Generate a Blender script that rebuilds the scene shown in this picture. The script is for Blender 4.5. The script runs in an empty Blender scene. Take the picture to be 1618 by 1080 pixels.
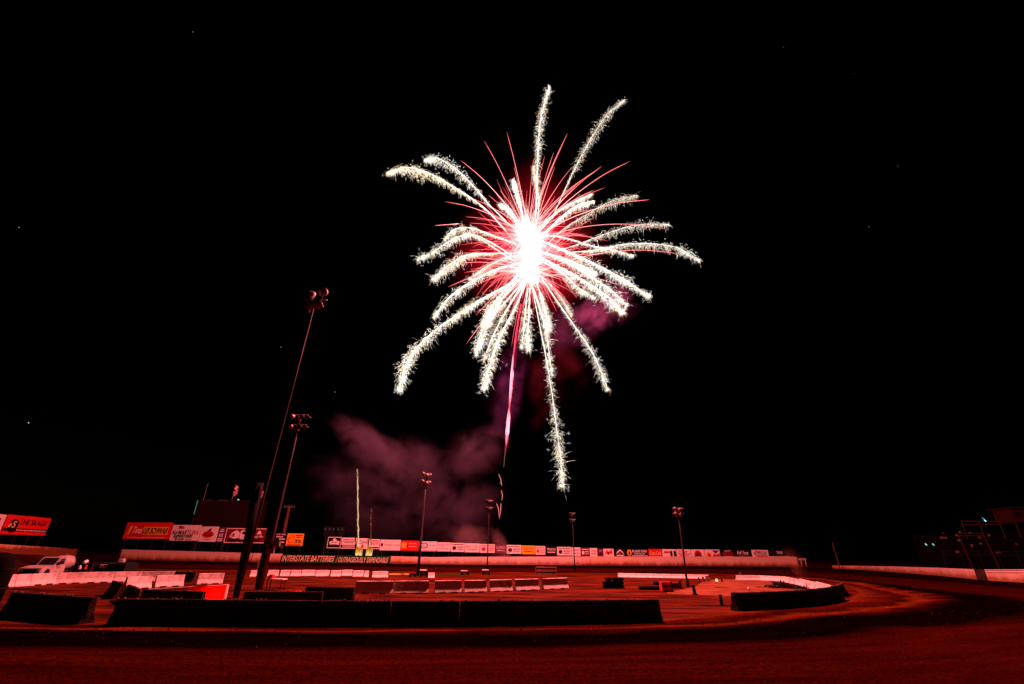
import bpy, bmesh, math, random
from mathutils import Vector, Matrix, noise
R = math.radians
S = bpy.context.scene
C = S.collection

# ------------------------------------------------------------------ camera
CAM_H = 3.0
PITCH, ROLL, LENS = R(24.45), R(0.75), 16.0
W0, H0 = 1618.0, 1080.0
FPX = LENS / 36.0 * W0
fwd = Vector((0, math.cos(PITCH), math.sin(PITCH)))
rt0 = Vector((1, 0, 0))
up0 = rt0.cross(fwd)
rt = rt0 * math.cos(ROLL) + up0 * math.sin(ROLL)
upv = up0 * math.cos(ROLL) - rt0 * math.sin(ROLL)
cam_d = bpy.data.cameras.new('camera')
cam = bpy.data.objects.new('camera', cam_d); C.objects.link(cam)
m = Matrix((rt, upv, -fwd)).transposed().to_4x4()
m.translation = Vector((0, 0, CAM_H))
cam.matrix_world = m
cam_d.lens = LENS; cam_d.sensor_width = 36; cam_d.clip_start = 0.1; cam_d.clip_end = 6000
S.camera = cam
O = Vector((0, 0, CAM_H))

def ray(px, py):
    return (fwd * FPX + rt * (px - W0 / 2) - upv * (py - H0 / 2)).normalized()
def G(px, py, z=0.0):
    d = ray(px, py); t = (z - O.z) / d.z
    return O + d * t
def V(px, py, Y):
    d = ray(px, py)
    return O + d * (Y / d.y)
def proj(p):
    d = p - O
    return (W0 / 2 + d.dot(rt) / d.dot(fwd) * FPX, H0 / 2 - d.dot(upv) / d.dot(fwd) * FPX)
def zat(p, py):
    """height above the point p (x, y) at which the photograph's row py is met"""
    lo, hi = -5.0, 80.0
    for _ in range(50):
        mid = (lo + hi) / 2
        if proj(Vector((p.x, p.y, mid)))[1] > py: lo = mid
        else: hi = mid
    return (lo + hi) / 2

# ------------------------------------------------------------------ world: clear night
w = bpy.data.worlds.new('World'); S.world = w; w.use_nodes = True
nt = w.node_tree; bg = nt.nodes['Background']
sky = nt.nodes.new('ShaderNodeTexSky'); sky.sky_type = 'NISHITA'; sky.sun_disc = False
sky.sun_elevation = R(-8); sky.sun_rotation = R(-60)
nt.links.new(sky.outputs[0], bg.inputs[0]); bg.inputs[1].default_value = 0.05
S.view_settings.view_transform = 'Standard'; S.view_settings.look = 'None'
S.view_settings.exposure = 0; S.view_settings.gamma = 1
S.cycles.volume_bounces = 0
S.cycles.max_bounces = 4; S.cycles.diffuse_bounces = 2; S.cycles.sample_clamp_indirect = 2.0
S.cycles.volume_step_rate = 1.0; S.cycles.volume_max_steps = 96

# the light of the bursting shell (the only strong light of the picture)
BURST = V(836, 398, 51.0)
LIGHT_W = 420000.0
LIGHT_COL = (1.0, 0.150, 0.150)
random.seed(7)

# ------------------------------------------------------------------ helpers
def ptag(o, label=None, cat=None, group=None, kind=None):
    if label: o['label'] = label
    if cat: o['category'] = cat
    if group: o['group'] = group
    if kind: o['kind'] = kind
    return o
def empty(name, loc, rz=0.0, label=None, cat=None, group=None, kind=None):
    o = bpy.data.objects.new(name, None); C.objects.link(o)
    o.empty_display_size = 0.3
    o.location = loc; o.rotation_euler = (0, 0, rz)
    return ptag(o, label, cat, group, kind)
class MB:
    def __init__(s): s.v = []; s.f = []; s.c = []; s.mi = []
    def face(s, pts, col=None, mi=0):
        b = len(s.v); s.v += [tuple(p) for p in pts]; s.f.append(tuple(range(b, b + len(pts)))); s.mi.append(mi)
        s.c += [col] * len(pts)
        return s
    def box(s, x0, x1, y0, y1, z0, z1, mi=0):
        b = len(s.v)
        s.v += [(x0,y0,z0),(x1,y0,z0),(x1,y1,z0),(x0,y1,z0),(x0,y0,z1),(x1,y0,z1),(x1,y1,z1),(x0,y1,z1)]
        s.c += [None] * 8
        for f in ((0,3,2,1),(4,5,6,7),(0,1,5,4),(1,2,6,5),(2,3,7,6),(3,0,4,7)):
            s.f.append(tuple(b + i for i in f)); s.mi.append(mi)
        return s
    def tube(s, pts, rads, n=8, cols=None, cap=True, mi=0):
        pts = [Vector(p) for p in pts]; b = len(s.v)
        if not hasattr(rads, '__len__'): rads = [rads] * len(pts)
        for i, p in enumerate(pts):
            t = (pts[min(i + 1, len(pts) - 1)] - pts[max(i - 1, 0)])
            t = t.normalized() if t.length > 1e-9 else Vector((0, 0, 1))
            a = t.orthogonal().normalized() if i == 0 else (a - t * a.dot(t)).normalized()
            c = t.cross(a)
            for k in range(n):
                an = 2 * math.pi * k / n
                s.v.append(tuple(p + (a * math.cos(an) + c * math.sin(an)) * rads[i]))
                s.c.append(cols[i] if cols else None)
        for i in range(len(pts) - 1):
            for k in range(n):
                s.f.append((b + i*n + k, b + i*n + (k+1) % n, b + (i+1)*n + (k+1) % n, b + (i+1)*n + k)); s.mi.append(mi)
        if cap:
            s.f.append(tuple(b + k for k in range(n))[::-1]); s.mi.append(mi)
            s.f.append(tuple(b + (len(pts)-1)*n + k for k in range(n))); s.mi.append(mi)
        return s
    def sliver(s, a, c, r, ca, cc):
        a = Vector(a); c = Vector(c); t = (c - a)
        if t.length < 1e-6: return
        o1 = t.normalized().orthogonal(); o2 = t.normalized().cross(o1); mdl = a.lerp(c, 0.4); b = len(s.v)
        s.v += [tuple(a), tuple(c)] + [tuple(mdl + (o1 * math.cos(k * 2.094) + o2 * math.sin(k * 2.094)) * r) for k in range(3)]
        mc = tuple((ca[i] + cc[i]) / 2 for i in range(3))
        s.c += [ca, cc, mc, mc, mc]
        for k in range(3):
            s.f.append((b, b + 2 + k, b + 2 + (k+1) % 3)); s.f.append((b + 1, b + 2 + (k+1) % 3, b + 2 + k)); s.mi += [0, 0]
    def extrude(s, prof, x0, x1, mi=0):
        """closed profile of (y, z) swept from x0 to x1"""
        b = len(s.v); n = len(prof)
        for x in (x0, x1):
            s.v += [(x, y, z) for y, z in prof]; s.c += [None] * n
        for k in range(n):
            s.f.append((b + k, b + (k+1) % n, b + n + (k+1) % n, b + n + k)); s.mi.append(mi)
        s.f.append(tuple(b + k for k in range(n))[::-1]); s.f.append(tuple(b + n + k for k in range(n))); s.mi += [mi, mi]
        return s
    def mesh(s, name):
        me = bpy.data.meshes.new(name); me.from_pydata(s.v, [], s.f)
        if any(c is not None for c in s.c):
            at = me.color_attributes.new('glow', 'FLOAT_COLOR', 'POINT')
            for i, c in enumerate(s.c):
                c = c or (1, 1, 1); at.data[i].color = (c[0], c[1], c[2], 1)
        me.update()
        return me
    def build(s, name, mat, parent=None, smooth=False, recalc=True, loc=None, rz=0.0, **kw):
        me = s.mesh(name)
        mats = mat if isinstance(mat, (list, tuple)) else [mat]
        for mm in mats: me.materials.append(mm)
        if len(mats) > 1:
            for p, k in zip(me.polygons, s.mi): p.material_index = k
        if recalc:
            bm = bmesh.new(); bm.from_mesh(me); bmesh.ops.recalc_face_normals(bm, faces=bm.faces); bm.to_mesh(me); bm.free()
        if smooth:
            for p in me.polygons: p.use_smooth = True
        o = bpy.data.objects.new(name, me); C.objects.link(o)
        if parent is not None: o.parent = parent
        if loc is not None: o.location = loc
        if rz: o.rotation_euler = (0, 0, rz)
        return ptag(o, **kw)

# ------------------------------------------------------------------ materials
def nodes(name):
    mt = bpy.data.materials.new(name); mt.use_nodes = True
    return mt, mt.node_tree, mt.node_tree.nodes['Principled BSDF']
def noisy(name, c0, c1, scale=3.0, rough=0.8, bump=0.0, metal=0.0, detail=5, streak=None, coord='Object', lo=.35, hi=.68, bscale=None):
    mt, t, b = nodes(name)
    tc = t.nodes.new('ShaderNodeTexCoord'); mp = t.nodes.new('ShaderNodeMapping'); ns = t.nodes.new('ShaderNodeTexNoise')
    t.links.new(tc.outputs[coord], mp.inputs[0]); t.links.new(mp.outputs[0], ns.inputs[0])
    if streak: mp.inputs['Scale'].default_value = streak
    ns.inputs['Scale'].default_value = scale; ns.inputs['Detail'].default_value = detail; ns.inputs['Roughness'].default_value = .62
    cr = t.nodes.new('ShaderNodeValToRGB'); cr.color_ramp.elements[0].position = lo; cr.color_ramp.elements[1].position = hi
    cr.color_ramp.elements[0].color = (*c0, 1); cr.color_ramp.elements[1].color = (*c1, 1)
    t.links.new(ns.outputs[0], cr.inputs[0]); t.links.new(cr.outputs[0], b.inputs['Base Color'])
    b.inputs['Roughness'].default_value = rough; b.inputs['Metallic'].default_value = metal; b.inputs['Specular IOR Level'].default_value = .5 if rough < .45 else .04
    if bump:
        n2 = t.nodes.new('ShaderNodeTexNoise'); n2.inputs['Scale'].default_value = bscale or scale * 4; n2.inputs['Detail'].default_value = 6
        t.links.new(mp.outputs[0], n2.inputs[0])
        bp = t.nodes.new('ShaderNodeBump'); bp.inputs['Strength'].default_value = bump; bp.inputs['Distance'].default_value = .1
        t.links.new(n2.outputs[0], bp.inputs['Height']); t.links.new(bp.outputs[0], b.inputs['Normal'])
    return mt
def flat(name, c, rough=0.6, metal=0.0, var=0.12):
    return noisy(name, tuple(x * (1 - var) for x in c), tuple(min(1, x * (1 + var)) for x in c), 2.5, rough, 0, metal)
def glow(name, c, s):
    mt = bpy.data.materials.new(name); mt.use_nodes = True; t = mt.node_tree
    t.nodes.remove(t.nodes['Principled BSDF']); e = t.nodes.new('ShaderNodeEmission')
    e.inputs[0].default_value = (*c, 1); e.inputs[1].default_value = s
    t.links.new(e.outputs[0], t.nodes['Material Output'].inputs[0])
    mt.cycles.emission_sampling = 'NONE'
    return mt
def glow_attr(name, s):
    mt = glow(name, (1, 1, 1), s); t = mt.node_tree
    a = t.nodes.new('ShaderNodeAttribute'); a.attribute_name = 'glow'
    e = [n for n in t.nodes if n.type == 'EMISSION'][0]
    t.links.new(a.outputs['Color'], e.inputs[0])
    return mt

M = {}
M['dirt'] = noisy('infield_dirt', (.014, .0016, .0003), (.10, .017, .0032), .42, .95, 1.0, detail=12, streak=(.5, 1.6, 1), bscale=2.2, lo=.40, hi=.64)
M['pad'] = noisy('packed_gravel', (.10, .035, .016), (.19, .075, .035), .5, .95, .5, detail=9, bscale=5)
M['grass'] = noisy('grass_verge', (.008, .022, .004), (.018, .045, .010), 4, .95, .6)
M['conc'] = noisy('pale_concrete', (.24, .19, .165), (.62, .57, .53), 1.6, .85, .3, detail=10, lo=.30, hi=.52)
M['conc_old'] = noisy('weathered_concrete', (.26, .22, .18), (.60, .56, .50), 1.8, .9, .35, detail=9, lo=.32, hi=.66)
M['conc_dark'] = noisy('dark_shade_concrete', (.018, .011, .008), (.075, .045, .032), 2.4, .92, .4, detail=9)  # dark tone puts the shade of the backlit barriers into the colour
M['black'] = flat('black_paint', (.012, .012, .013), .6)
M['rubber'] = noisy('black_rubber', (.004, .004, .004), (.012, .010, .010), 8, .85, .3)
M['steel'] = flat('galvanised_steel', (.20, .19, .20), .5, .4)
M['polesteel'] = flat('weathered_pole', (.05, .04, .045), .6, .1)
M['dsteel'] = flat('dark_steel', (.03, .028, .028), .6, .3)
M['wood'] = noisy('timber', (.07, .03, .018), (.16, .07, .04), 3, .85, .3, streak=(1, 1, .15))
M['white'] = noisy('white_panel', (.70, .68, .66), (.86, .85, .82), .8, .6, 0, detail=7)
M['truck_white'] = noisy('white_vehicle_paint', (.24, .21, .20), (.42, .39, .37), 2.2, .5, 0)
M['glass'] = flat('dark_glass', (.012, .012, .015), .12)
M['lamp_glass'] = flat('floodlight_glass', (.12, .11, .12), .5)
M['red'] = flat('red_panel', (.62, .02, .015), .6)
M['dred'] = flat('dark_red_panel', (.16, .012, .012), .6)
M['orange'] = flat('amber_panel', (.95, .45, .03), .6)
M['yellow'] = flat('yellow_panel', (.85, .55, .05), .6)
M['blue'] = flat('blue_panel', (.04, .06, .30), .6)
M['green'] = noisy('green_wall_paint', (.010, .05, .02), (.02, .09, .035), 1.2, .8)
M['plum'] = flat('plum_panel', (.12, .02, .05), .6)
M['ink'] = flat('black_ink', (.012, .011, .012), .6)
M['inkred'] = flat('red_ink', (.55, .008, .006), .6)
M['inkwhite'] = flat('white_ink', (.85, .84, .82), .6)
M['inkorange'] = flat('pale_gold_ink', (.80, .62, .38), .6)
M['inkgrey'] = flat('grey_ink', (.25, .20, .20), .6)

def track_mat():
    mt, t, b = nodes('raked_clay')
    uv = t.nodes.new('ShaderNodeUVMap'); uv.uv_map = 'lane'
    sp = t.nodes.new('ShaderNodeSeparateXYZ'); t.links.new(uv.outputs[0], sp.inputs[0])
    mp = t.nodes.new('ShaderNodeMapping'); mp.inputs['Scale'].default_value = (5, 26, 1); t.links.new(uv.outputs[0], mp.inputs[0])
    n1 = t.nodes.new('ShaderNodeTexNoise'); n1.inputs['Scale'].default_value = 1; n1.inputs['Detail'].default_value = 9; n1.inputs['Roughness'].default_value = .65
    t.links.new(mp.outputs[0], n1.inputs[0])
    mp2 = t.nodes.new('ShaderNodeMapping'); mp2.inputs['Scale'].default_value = (3, 7, 1); t.links.new(uv.outputs[0], mp2.inputs[0])
    n2 = t.nodes.new('ShaderNodeTexNoise'); n2.inputs['Scale'].default_value = 1.6; n2.inputs['Detail'].default_value = 6; t.links.new(mp2.outputs[0], n2.inputs[0])
    # warp the lane coordinate a little, then a ramp of dry and wet bands with a painted lit edge
    sub = t.nodes.new('ShaderNodeMath'); sub.operation = 'MULTIPLY_ADD'; sub.inputs[1].default_value = .10; sub.inputs[2].default_value = -.05
    t.links.new(n2.outputs[0], sub.inputs[0])
    ad = t.nodes.new('ShaderNodeMath'); ad.operation = 'ADD'; t.links.new(sp.outputs[1], ad.inputs[0]); t.links.new(sub.outputs[0], ad.inputs[1])
    cr = t.nodes.new('ShaderNodeValToRGB'); cp = cr.color_ramp
    stops = TRACK_BANDS
    cp.elements[0].position = stops[0][0]; cp.elements[0].color = (*stops[0][1], 1)
    cp.elements[1].position = stops[-1][0]; cp.elements[1].color = (*stops[-1][1], 1)
    for p, c in stops[1:-1]:
        e = cp.elements.new(p); e.color = (*c, 1)
    t.links.new(ad.outputs[0], cr.inputs[0])
    mr = t.nodes.new('ShaderNodeMapRange'); mr.inputs[1].default_value = .36; mr.inputs[2].default_value = .64
    mr.inputs[3].default_value = .60; mr.inputs[4].default_value = 1.35; t.links.new(n1.outputs[0], mr.inputs[0])
    g = t.nodes.new('ShaderNodeTexCoord'); n3 = t.nodes.new('ShaderNodeTexNoise'); n3.inputs['Scale'].default_value = 9; n3.inputs['Detail'].default_value = 8
    n3.inputs['Roughness'].default_value = .7
    t.links.new(g.outputs['Object'], n3.inputs[0])
    mr3 = t.nodes.new('ShaderNodeMapRange'); mr3.inputs[1].default_value = .38; mr3.inputs[2].default_value = .62; mr3.inputs[3].default_value = .35; mr3.inputs[4].default_value = 1.65
    t.links.new(n3.outputs[0], mr3.inputs[0])
    mm = t.nodes.new('ShaderNodeMath'); mm.operation = 'MULTIPLY'; t.links.new(mr.outputs[0], mm.inputs[0]); t.links.new(mr3.outputs[0], mm.inputs[1])
    vm = t.nodes.new('ShaderNodeVectorMath'); vm.operation = 'SCALE'; t.links.new(cr.outputs[0], vm.inputs[0]); t.links.new(mm.outputs[0], vm.inputs['Scale'])
    t.links.new(vm.outputs[0], b.inputs['Base Color'])
    b.inputs['Roughness'].default_value = .95; b.inputs['Specular IOR Level'].default_value = 0
    mx = t.nodes.new('ShaderNodeMath'); mx.operation = 'ADD'; t.links.new(n1.outputs[0], mx.inputs[0]); t.links.new(n3.outputs[0], mx.inputs[1])
    bp = t.nodes.new('ShaderNodeBump'); bp.inputs['Strength'].default_value = .8; bp.inputs['Distance'].default_value = .12
    t.links.new(mx.outputs[0], bp.inputs['Height']); t.links.new(bp.outputs[0], b.inputs['Normal'])
    return mt
EDGE = (.100, .023, .0042); DRY = (.042, .0052, .0010); MID = (.017, .0022, .0006); WET = (.0022, .0004, .0002)  # first tone paints the lit inner strip; the others are dry to wet clay
FLATC = (.030, .0034, .0006)
TRACK_BANDS = [(0.0, EDGE), (.04, DRY), (.065, MID), (.085, EDGE), (.11, DRY), (.125, MID), (.14, WET), (.215, WET), (.24, MID), (.27, FLATC), (.50, FLATC), (.60, MID), (.68, WET), (.76, MID), (.84, WET), (.92, MID), (1.0, WET)]

# ------------------------------------------------------------------ ground, track
g = MB(); g.face([(-900, -300, 0), (900, -300, 0), (900, 1500, 0), (-900, 1500, 0)])
g.build('ground', M['dirt'], kind='structure')

def chaikin(p, n=2):
    for _ in range(n):
        q = []
        for i in range(len(p)):
            a, b = p[i], p[(i + 1) % len(p)]
            q += [a.lerp(b, .25), a.lerp(b, .75)]
        p = q
    return p
inner = [G(188, 984), G(600, 989), G(1052, 981), G(1165, 966), G(1290, 956), G(1345, 946), G(1362, 935), G(1325, 922), G(1240, 914), G(1160, 911), G(970, 908.5), G(620, 906.5), G(400, 905), G(185, 903)]
inner += [Vector((-88, 62, 0)), Vector((-92, 40, 0)), Vector((-55, 22, 0))]
outer = [Vector((-30, 1.0, 0)), Vector((0, 1.0, 0)), Vector((26, 2.0, 0)), Vector((58, 12, 0)), Vector((80, 30, 0)), G(1618, 920), G(1500, 911), G(1400, 904), G(1330, 899), G(1265, 895.4), G(1000, 893.5), G(700, 891.5), G(400, 888), G(190, 884.4)]
outer += [Vector((-150, 110, 0)), Vector((-150, 40, 0)), Vector((-90, 4, 0))]
ic, oc = chaikin(inner), chaikin(outer)
def hit(poly, c, d):
    best = None
    for i in range(len(poly)):
        a, b = poly[i], poly[(i + 1) % len(poly)]
        e = b - a; den = d.x * e.y - d.y * e.x
        if abs(den) < 1e-9: continue
        t = ((a.x - c.x) * e.y - (a.y - c.y) * e.x) / den
        s = ((a.x - c.x) * d.y - (a.y - c.y) * d.x) / den
        if t > 0 and -1e-6 <= s <= 1 + 1e-6 and (best is None or t > best): best = t
    return best
cen = [Vector((x, 38, 0)) for x in (-25, 22)]
def ring(n=240):
    out = []
    # rays leave a spine so that both straights get even rungs
    for k in range(n):
        a = 2 * math.pi * k / n; d = Vector((math.cos(a) * 1.6, math.sin(a), 0)).normalized()
        c = Vector((-8 + 26 * math.cos(a), 42, 0))
        ti, to = hit(ic, c, d), hit(oc, c, d)
        if ti is None or to is None: continue
        out.append((c + d * ti, c + d * to))
    return out
rg = ring(620); NV = 70
me = bpy.data.meshes.new('track'); vs = []; fs = []; uvs = []
for i, (a, b) in enumerate(rg):
    for j in range(NV + 1):
        p = a.lerp(b, j / NV); v_ = j / NV; u_ = i / len(rg) * 40
        if i > len(rg) * .5: u_ = (len(rg) - i) / len(rg) * 40
        z_ = .05 * noise.noise(Vector((u_ * .8, v_ * 22, 0))) + .035 * noise.noise(Vector((u_ * 3, v_ * 48, 4))) + .02 * noise.noise(Vector((p.x * 1.7, p.y * 1.7, 9)))
        z_ += .13 * math.exp(-((v_ - .125 - .02 * noise.noise(Vector((u_ * .6, 2, 2)))) / .022) ** 2)
        vs.append((p.x, p.y, .02 + max(-.012, z_) * min(1, v_ * 30, (1 - v_) * 30)))
n = len(rg)
for i in range(n):
    for j in range(NV):
        k = (i + 1) % n
        fs.append((i*(NV+1)+j, i*(NV+1)+j+1, k*(NV+1)+j+1, k*(NV+1)+j))
        uvs += [(i/n*9, j/NV), (i/n*9, (j+1)/NV), ((i+1)/n*9, (j+1)/NV), ((i+1)/n*9, j/NV)]
me.from_pydata(vs, [], fs); ul = me.uv_layers.new(name='lane')
for i, u in enumerate(uvs): ul.data[i].uv = u
me.materials.append(track_mat()); me.update()
bm = bmesh.new(); bm.from_mesh(me); bmesh.ops.recalc_face_normals(bm, faces=bm.faces)
if bm.faces and sum(f.normal.z for f in bm.faces) < 0: bmesh.ops.reverse_faces(bm, faces=bm.faces)
bm.to_mesh(me); bm.free()
trk = bpy.data.objects.new('track', me); C.objects.link(trk); ptag(trk, kind='structure')

cl = MB(); rc = random.Random(21)
for i in range(2600):
    k_ = rc.randrange(len(rg)); a_, b_ = rg[k_]
    if a_.y > 34 and rc.random() < .8: continue
    v_ = rc.choice((rc.gauss(.125, .03), rc.gauss(.22, .03), rc.uniform(.02, .42)))
    if not .01 < v_ < .9: continue
    p = a_.lerp(b_, v_); r_ = rc.uniform(.010, .032) * (1.5 if rc.random() < .06 else 1)
    t_ = Vector((rc.uniform(-1, 1), rc.uniform(-1, 1), rc.uniform(-.2, .2))).normalized() * r_ * 1.4
    zc = .03 + .10 * math.exp(-((v_ - .125) / .03) ** 2)
    cl.tube([(p.x - t_.x, p.y - t_.y, zc), (p.x, p.y, zc + r_ * .5), (p.x + t_.x, p.y + t_.y, zc)], [r_ * .5, r_, r_ * .4], 5)
cl.build('clay_clods', noisy('clay_clod', (.012, .002, .0005), (.07, .014, .003), 6, .95), kind='stuff', label='loose clay clods strewn along the edges of the track groove')
pad = MB(); pp = [G(1036, 938), G(1100, 928), G(1106, 920), G(1130, 914.5), G(1212, 915.5), G(1262, 922), G(1290, 934), G(1200, 944), G(1110, 940)]
pad.face([(p.x, p.y, .010) for p in chaikin(pp, 2)]); pad.build('infield_pad', M['pad'], kind='structure')
bp_ = MB(); bp_.face([(p.x, p.y, .016) for p in chaikin([G(1210, 915.3), G(1240, 916.8), G(1262, 920.5), G(1292, 929), G(1276, 932), G(1240, 930), G(1228, 924)], 2)])
bp_.build('dark_ground', noisy('dark_dirt', (.004, .002, .001), (.03, .008, .003), 1.2, .95, .8, detail=9), kind='structure')  # flat patch of darker dirt colour over the pad
gr = MB()
for x0, x1 in ((455, 600), (600, 672), (672, 735)):
    gr.face([(*G(x0, 910).xy, .009), (*G(x1, 910).xy, .009), (*G(x1, 901).xy, .009), (*G(x0, 901).xy, .009)])
gr.build('grass_verge', M['grass'], kind='structure')

# ------------------------------------------------------------------ concrete barriers
M['clod'] = noisy('dry_clod', (.12, .07, .05), (.35, .25, .2), 9, .95)
BN = [0]
def barrier_at(p0, p1, h=.81, mat='conc', name='concrete_barrier', label='', group=None, profile='jersey', slots=True, cat='barrier'):
    d = (p1 - p0); L = d.length; rz = math.atan2(d.y, d.x)
    e = empty(name, (p0.x, p0.y, 0), rz, label, cat, group) if False else None
    k = h / .81
    if profile == 'jersey':
        pr = [(-.30, 0), (-.30, .06*k), (-.15, .36*k), (-.085, h - .02), (-.065, h), (.065, h), (.085, h - .02), (.15, .36*k), (.30, .06*k), (.30, 0)]
    elif profile == 'wall':
        pr = [(-.16, 0), (-.14, h - .02), (-.12, h), (.12, h), (.14, h - .02), (.16, 0)]
    mb = MB(); rnd = random.Random(BN[0]); BN[0] += 1
    ns = max(2, int(L / .5)); b = 0; npf = len(pr)
    for i in range(ns + 1):
        x = .015 + (L - .03) * i / ns
        for (y, z) in pr:
            q = noise.noise(Vector((x * 2.1 + BN[0] * 9, y * 5, z * 4))) * .012
            mb.v.append((x, y + q, max(0, z + (q if z > .1 else 0)))); mb.c.append(None)
    for i in range(ns):
        for j in range(npf):
            mb.f.append((i*npf + j, i*npf + (j+1) % npf, (i+1)*npf + (j+1) % npf, (i+1)*npf + j)); mb.mi.append(0)
    mb.f.append(tuple(range(npf))[::-1]); mb.f.append(tuple(ns*npf + j for j in range(npf))); mb.mi += [0, 0]
    o = mb.build(name, M[mat], smooth=False, loc=(p0.x, p0.y, 0), rz=rz + rnd.uniform(-.006, .006), label=label, cat=cat, group=group)
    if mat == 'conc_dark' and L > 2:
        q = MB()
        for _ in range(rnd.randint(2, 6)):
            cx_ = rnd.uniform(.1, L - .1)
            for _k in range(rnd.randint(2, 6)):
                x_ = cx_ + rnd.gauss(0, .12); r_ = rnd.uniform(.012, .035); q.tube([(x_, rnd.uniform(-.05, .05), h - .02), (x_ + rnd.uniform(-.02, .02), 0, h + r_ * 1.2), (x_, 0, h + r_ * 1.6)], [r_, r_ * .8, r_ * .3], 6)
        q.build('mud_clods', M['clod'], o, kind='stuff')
    if slots and L > 1.5 and profile == 'jersey':
        for f in (.28, .72):
            s = MB(); s.box(L*f - .22, L*f + .22, -.34, .34, .001, .085*k)
            s.build('fork_slot', M['black'], o)
        hk = MB(); hk.tube([(L - .03, 0, .25*k), (L + .02, 0, .25*k), (L + .02, 0, .55*k), (L - .03, 0, .55*k)], .012, 6)
        hk.build('coupling_loop', M['dsteel'], o)
    return o
def barrier(x0, y0, x1, y1, h=.81, **kw):
    return barrier_at(G(x0, y0, h), G(x1, y1, h), h, **kw)

# near row beside the track, seen against the light: one long row of blocks
near_top = [(188, 945.5), (297, 946.5), (404, 947.5), (511, 948.5), (619, 949), (727, 949), (835, 948.5), (943, 947.5), (1040, 946.5)]
nm = ['leftmost block of the long black row beside the near track', 'second block of the long black row, under the bright red wall',
      'third block of the long black row, before the tallest light pole', 'fourth block of the long black row, with mud on its top edge',
      'fifth block of the long black row, middle of the near track', 'sixth block of the long black row, right of the middle',
      'seventh block of the long black row, third from its right end', 'eighth block of the long black row, second from its right end']
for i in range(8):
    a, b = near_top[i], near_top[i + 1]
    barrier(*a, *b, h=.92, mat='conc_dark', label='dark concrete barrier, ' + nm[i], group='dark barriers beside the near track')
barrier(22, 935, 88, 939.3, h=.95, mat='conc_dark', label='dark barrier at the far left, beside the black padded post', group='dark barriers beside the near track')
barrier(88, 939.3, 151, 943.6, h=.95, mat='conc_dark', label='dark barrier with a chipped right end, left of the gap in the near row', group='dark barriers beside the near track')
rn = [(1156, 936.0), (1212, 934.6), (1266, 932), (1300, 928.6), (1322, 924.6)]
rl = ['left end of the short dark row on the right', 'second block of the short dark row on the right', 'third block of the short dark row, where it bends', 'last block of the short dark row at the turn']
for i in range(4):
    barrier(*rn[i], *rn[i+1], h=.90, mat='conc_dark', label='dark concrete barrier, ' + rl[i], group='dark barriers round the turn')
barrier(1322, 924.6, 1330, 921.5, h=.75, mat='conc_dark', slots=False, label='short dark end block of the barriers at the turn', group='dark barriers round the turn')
# lit inside face of the infield end
far = [(1163, 908.5, .5), (1200, 908.9, .5), (1238, 910.4, .52), (1264, 914.0, .60), (1290, 918.6, .68), (1317, 924.0, .76)]
fl = ['pale barrier right of the gap in the back row', 'pale barrier second from the gap, behind the gravel pad', 'pale barrier beside the charred heap', 'pale barrier behind the charred heap, starting to bend', 'last pale barrier before the turn']
for i in range(5):
    a, b = far[i], far[i+1]
    barrier_at(G(a[0], a[1], a[2]), G(b[0], b[1], b[2]), a[2], mat='conc', label=fl[i], group='pale barriers round the infield end', slots=False)
fx = [976, 1004, 1032, 1060, 1089, 1119]
for i in range(5):
    y0 = 905.2 + (fx[i] - 976) * .019; y1 = 905.2 + (fx[i+1] - 976) * .019
    barrier(fx[i], y0, fx[i+1], y1, h=.42, mat='conc', slots=False, label=['low pale barrier behind the tyre stack, left end of its row', 'low pale barrier, second of the back row', 'low pale barrier behind the red crate', 'low pale barrier behind the slim light pole on the right', 'low pale barrier left of the gap in the back row'][i], group='low pale barriers of the back row')
# long lit row on the left
lf = [(-30, 909.5), (26, 907.3), (50, 906.3), (91, 904.6), (137, 903.6), (183, 903.0), (226, 902.5), (278, 902.3)]
ll = ['pale barrier at the left picture edge behind the black post', 'short pale barrier below the nose of the tank truck', 'pale barrier with a dark scar below the tank truck', 'pale barrier with a reddish stain, right of the tank truck', 'pale barrier in front of the black trailer', 'pale barrier right of the black trailer', 'pale mottled barrier at the right end of the long left row']
for i in range(7):
    barrier(*lf[i], *lf[i+1], mat='conc_old' if i in (3, 6) else 'conc', label=ll[i], group='pale barriers of the long left row')
barrier(278, 902.6, 311, 903.4, mat='conc_dark', label='dark barrier filling the gap of the left row', group='pale barriers of the long left row')
barrier(201, 911.4, 241, 909.6, mat='conc', label='pale barrier with one end broken, left of a pair', group='loose pale barriers on the left')
barrier(248, 908.9, 292.5, 907.6, mat='conc', label='pale barrier of a pair, right one, with a dark slot at its foot', group='loose pale barriers on the left')
barrier(315, 905.7, 355.5, 905.2, mat='conc', label='pale barrier standing alone left of the tall light pole', group='loose pale barriers on the left')
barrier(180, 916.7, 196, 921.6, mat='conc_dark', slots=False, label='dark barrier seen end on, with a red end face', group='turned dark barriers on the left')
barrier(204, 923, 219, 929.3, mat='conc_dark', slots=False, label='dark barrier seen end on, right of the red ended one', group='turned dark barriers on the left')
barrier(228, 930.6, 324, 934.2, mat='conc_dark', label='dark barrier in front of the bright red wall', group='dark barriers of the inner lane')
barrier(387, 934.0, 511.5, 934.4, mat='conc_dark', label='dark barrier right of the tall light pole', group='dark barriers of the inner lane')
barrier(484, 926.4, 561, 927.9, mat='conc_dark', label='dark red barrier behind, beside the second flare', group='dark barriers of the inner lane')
p0, p1 = V(236, 930.2, 31.6), V(361, 922.8, 31.2); q = MB(); L = (p1 - p0).length; z0_, z1_ = p0.z, p1.z
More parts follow.
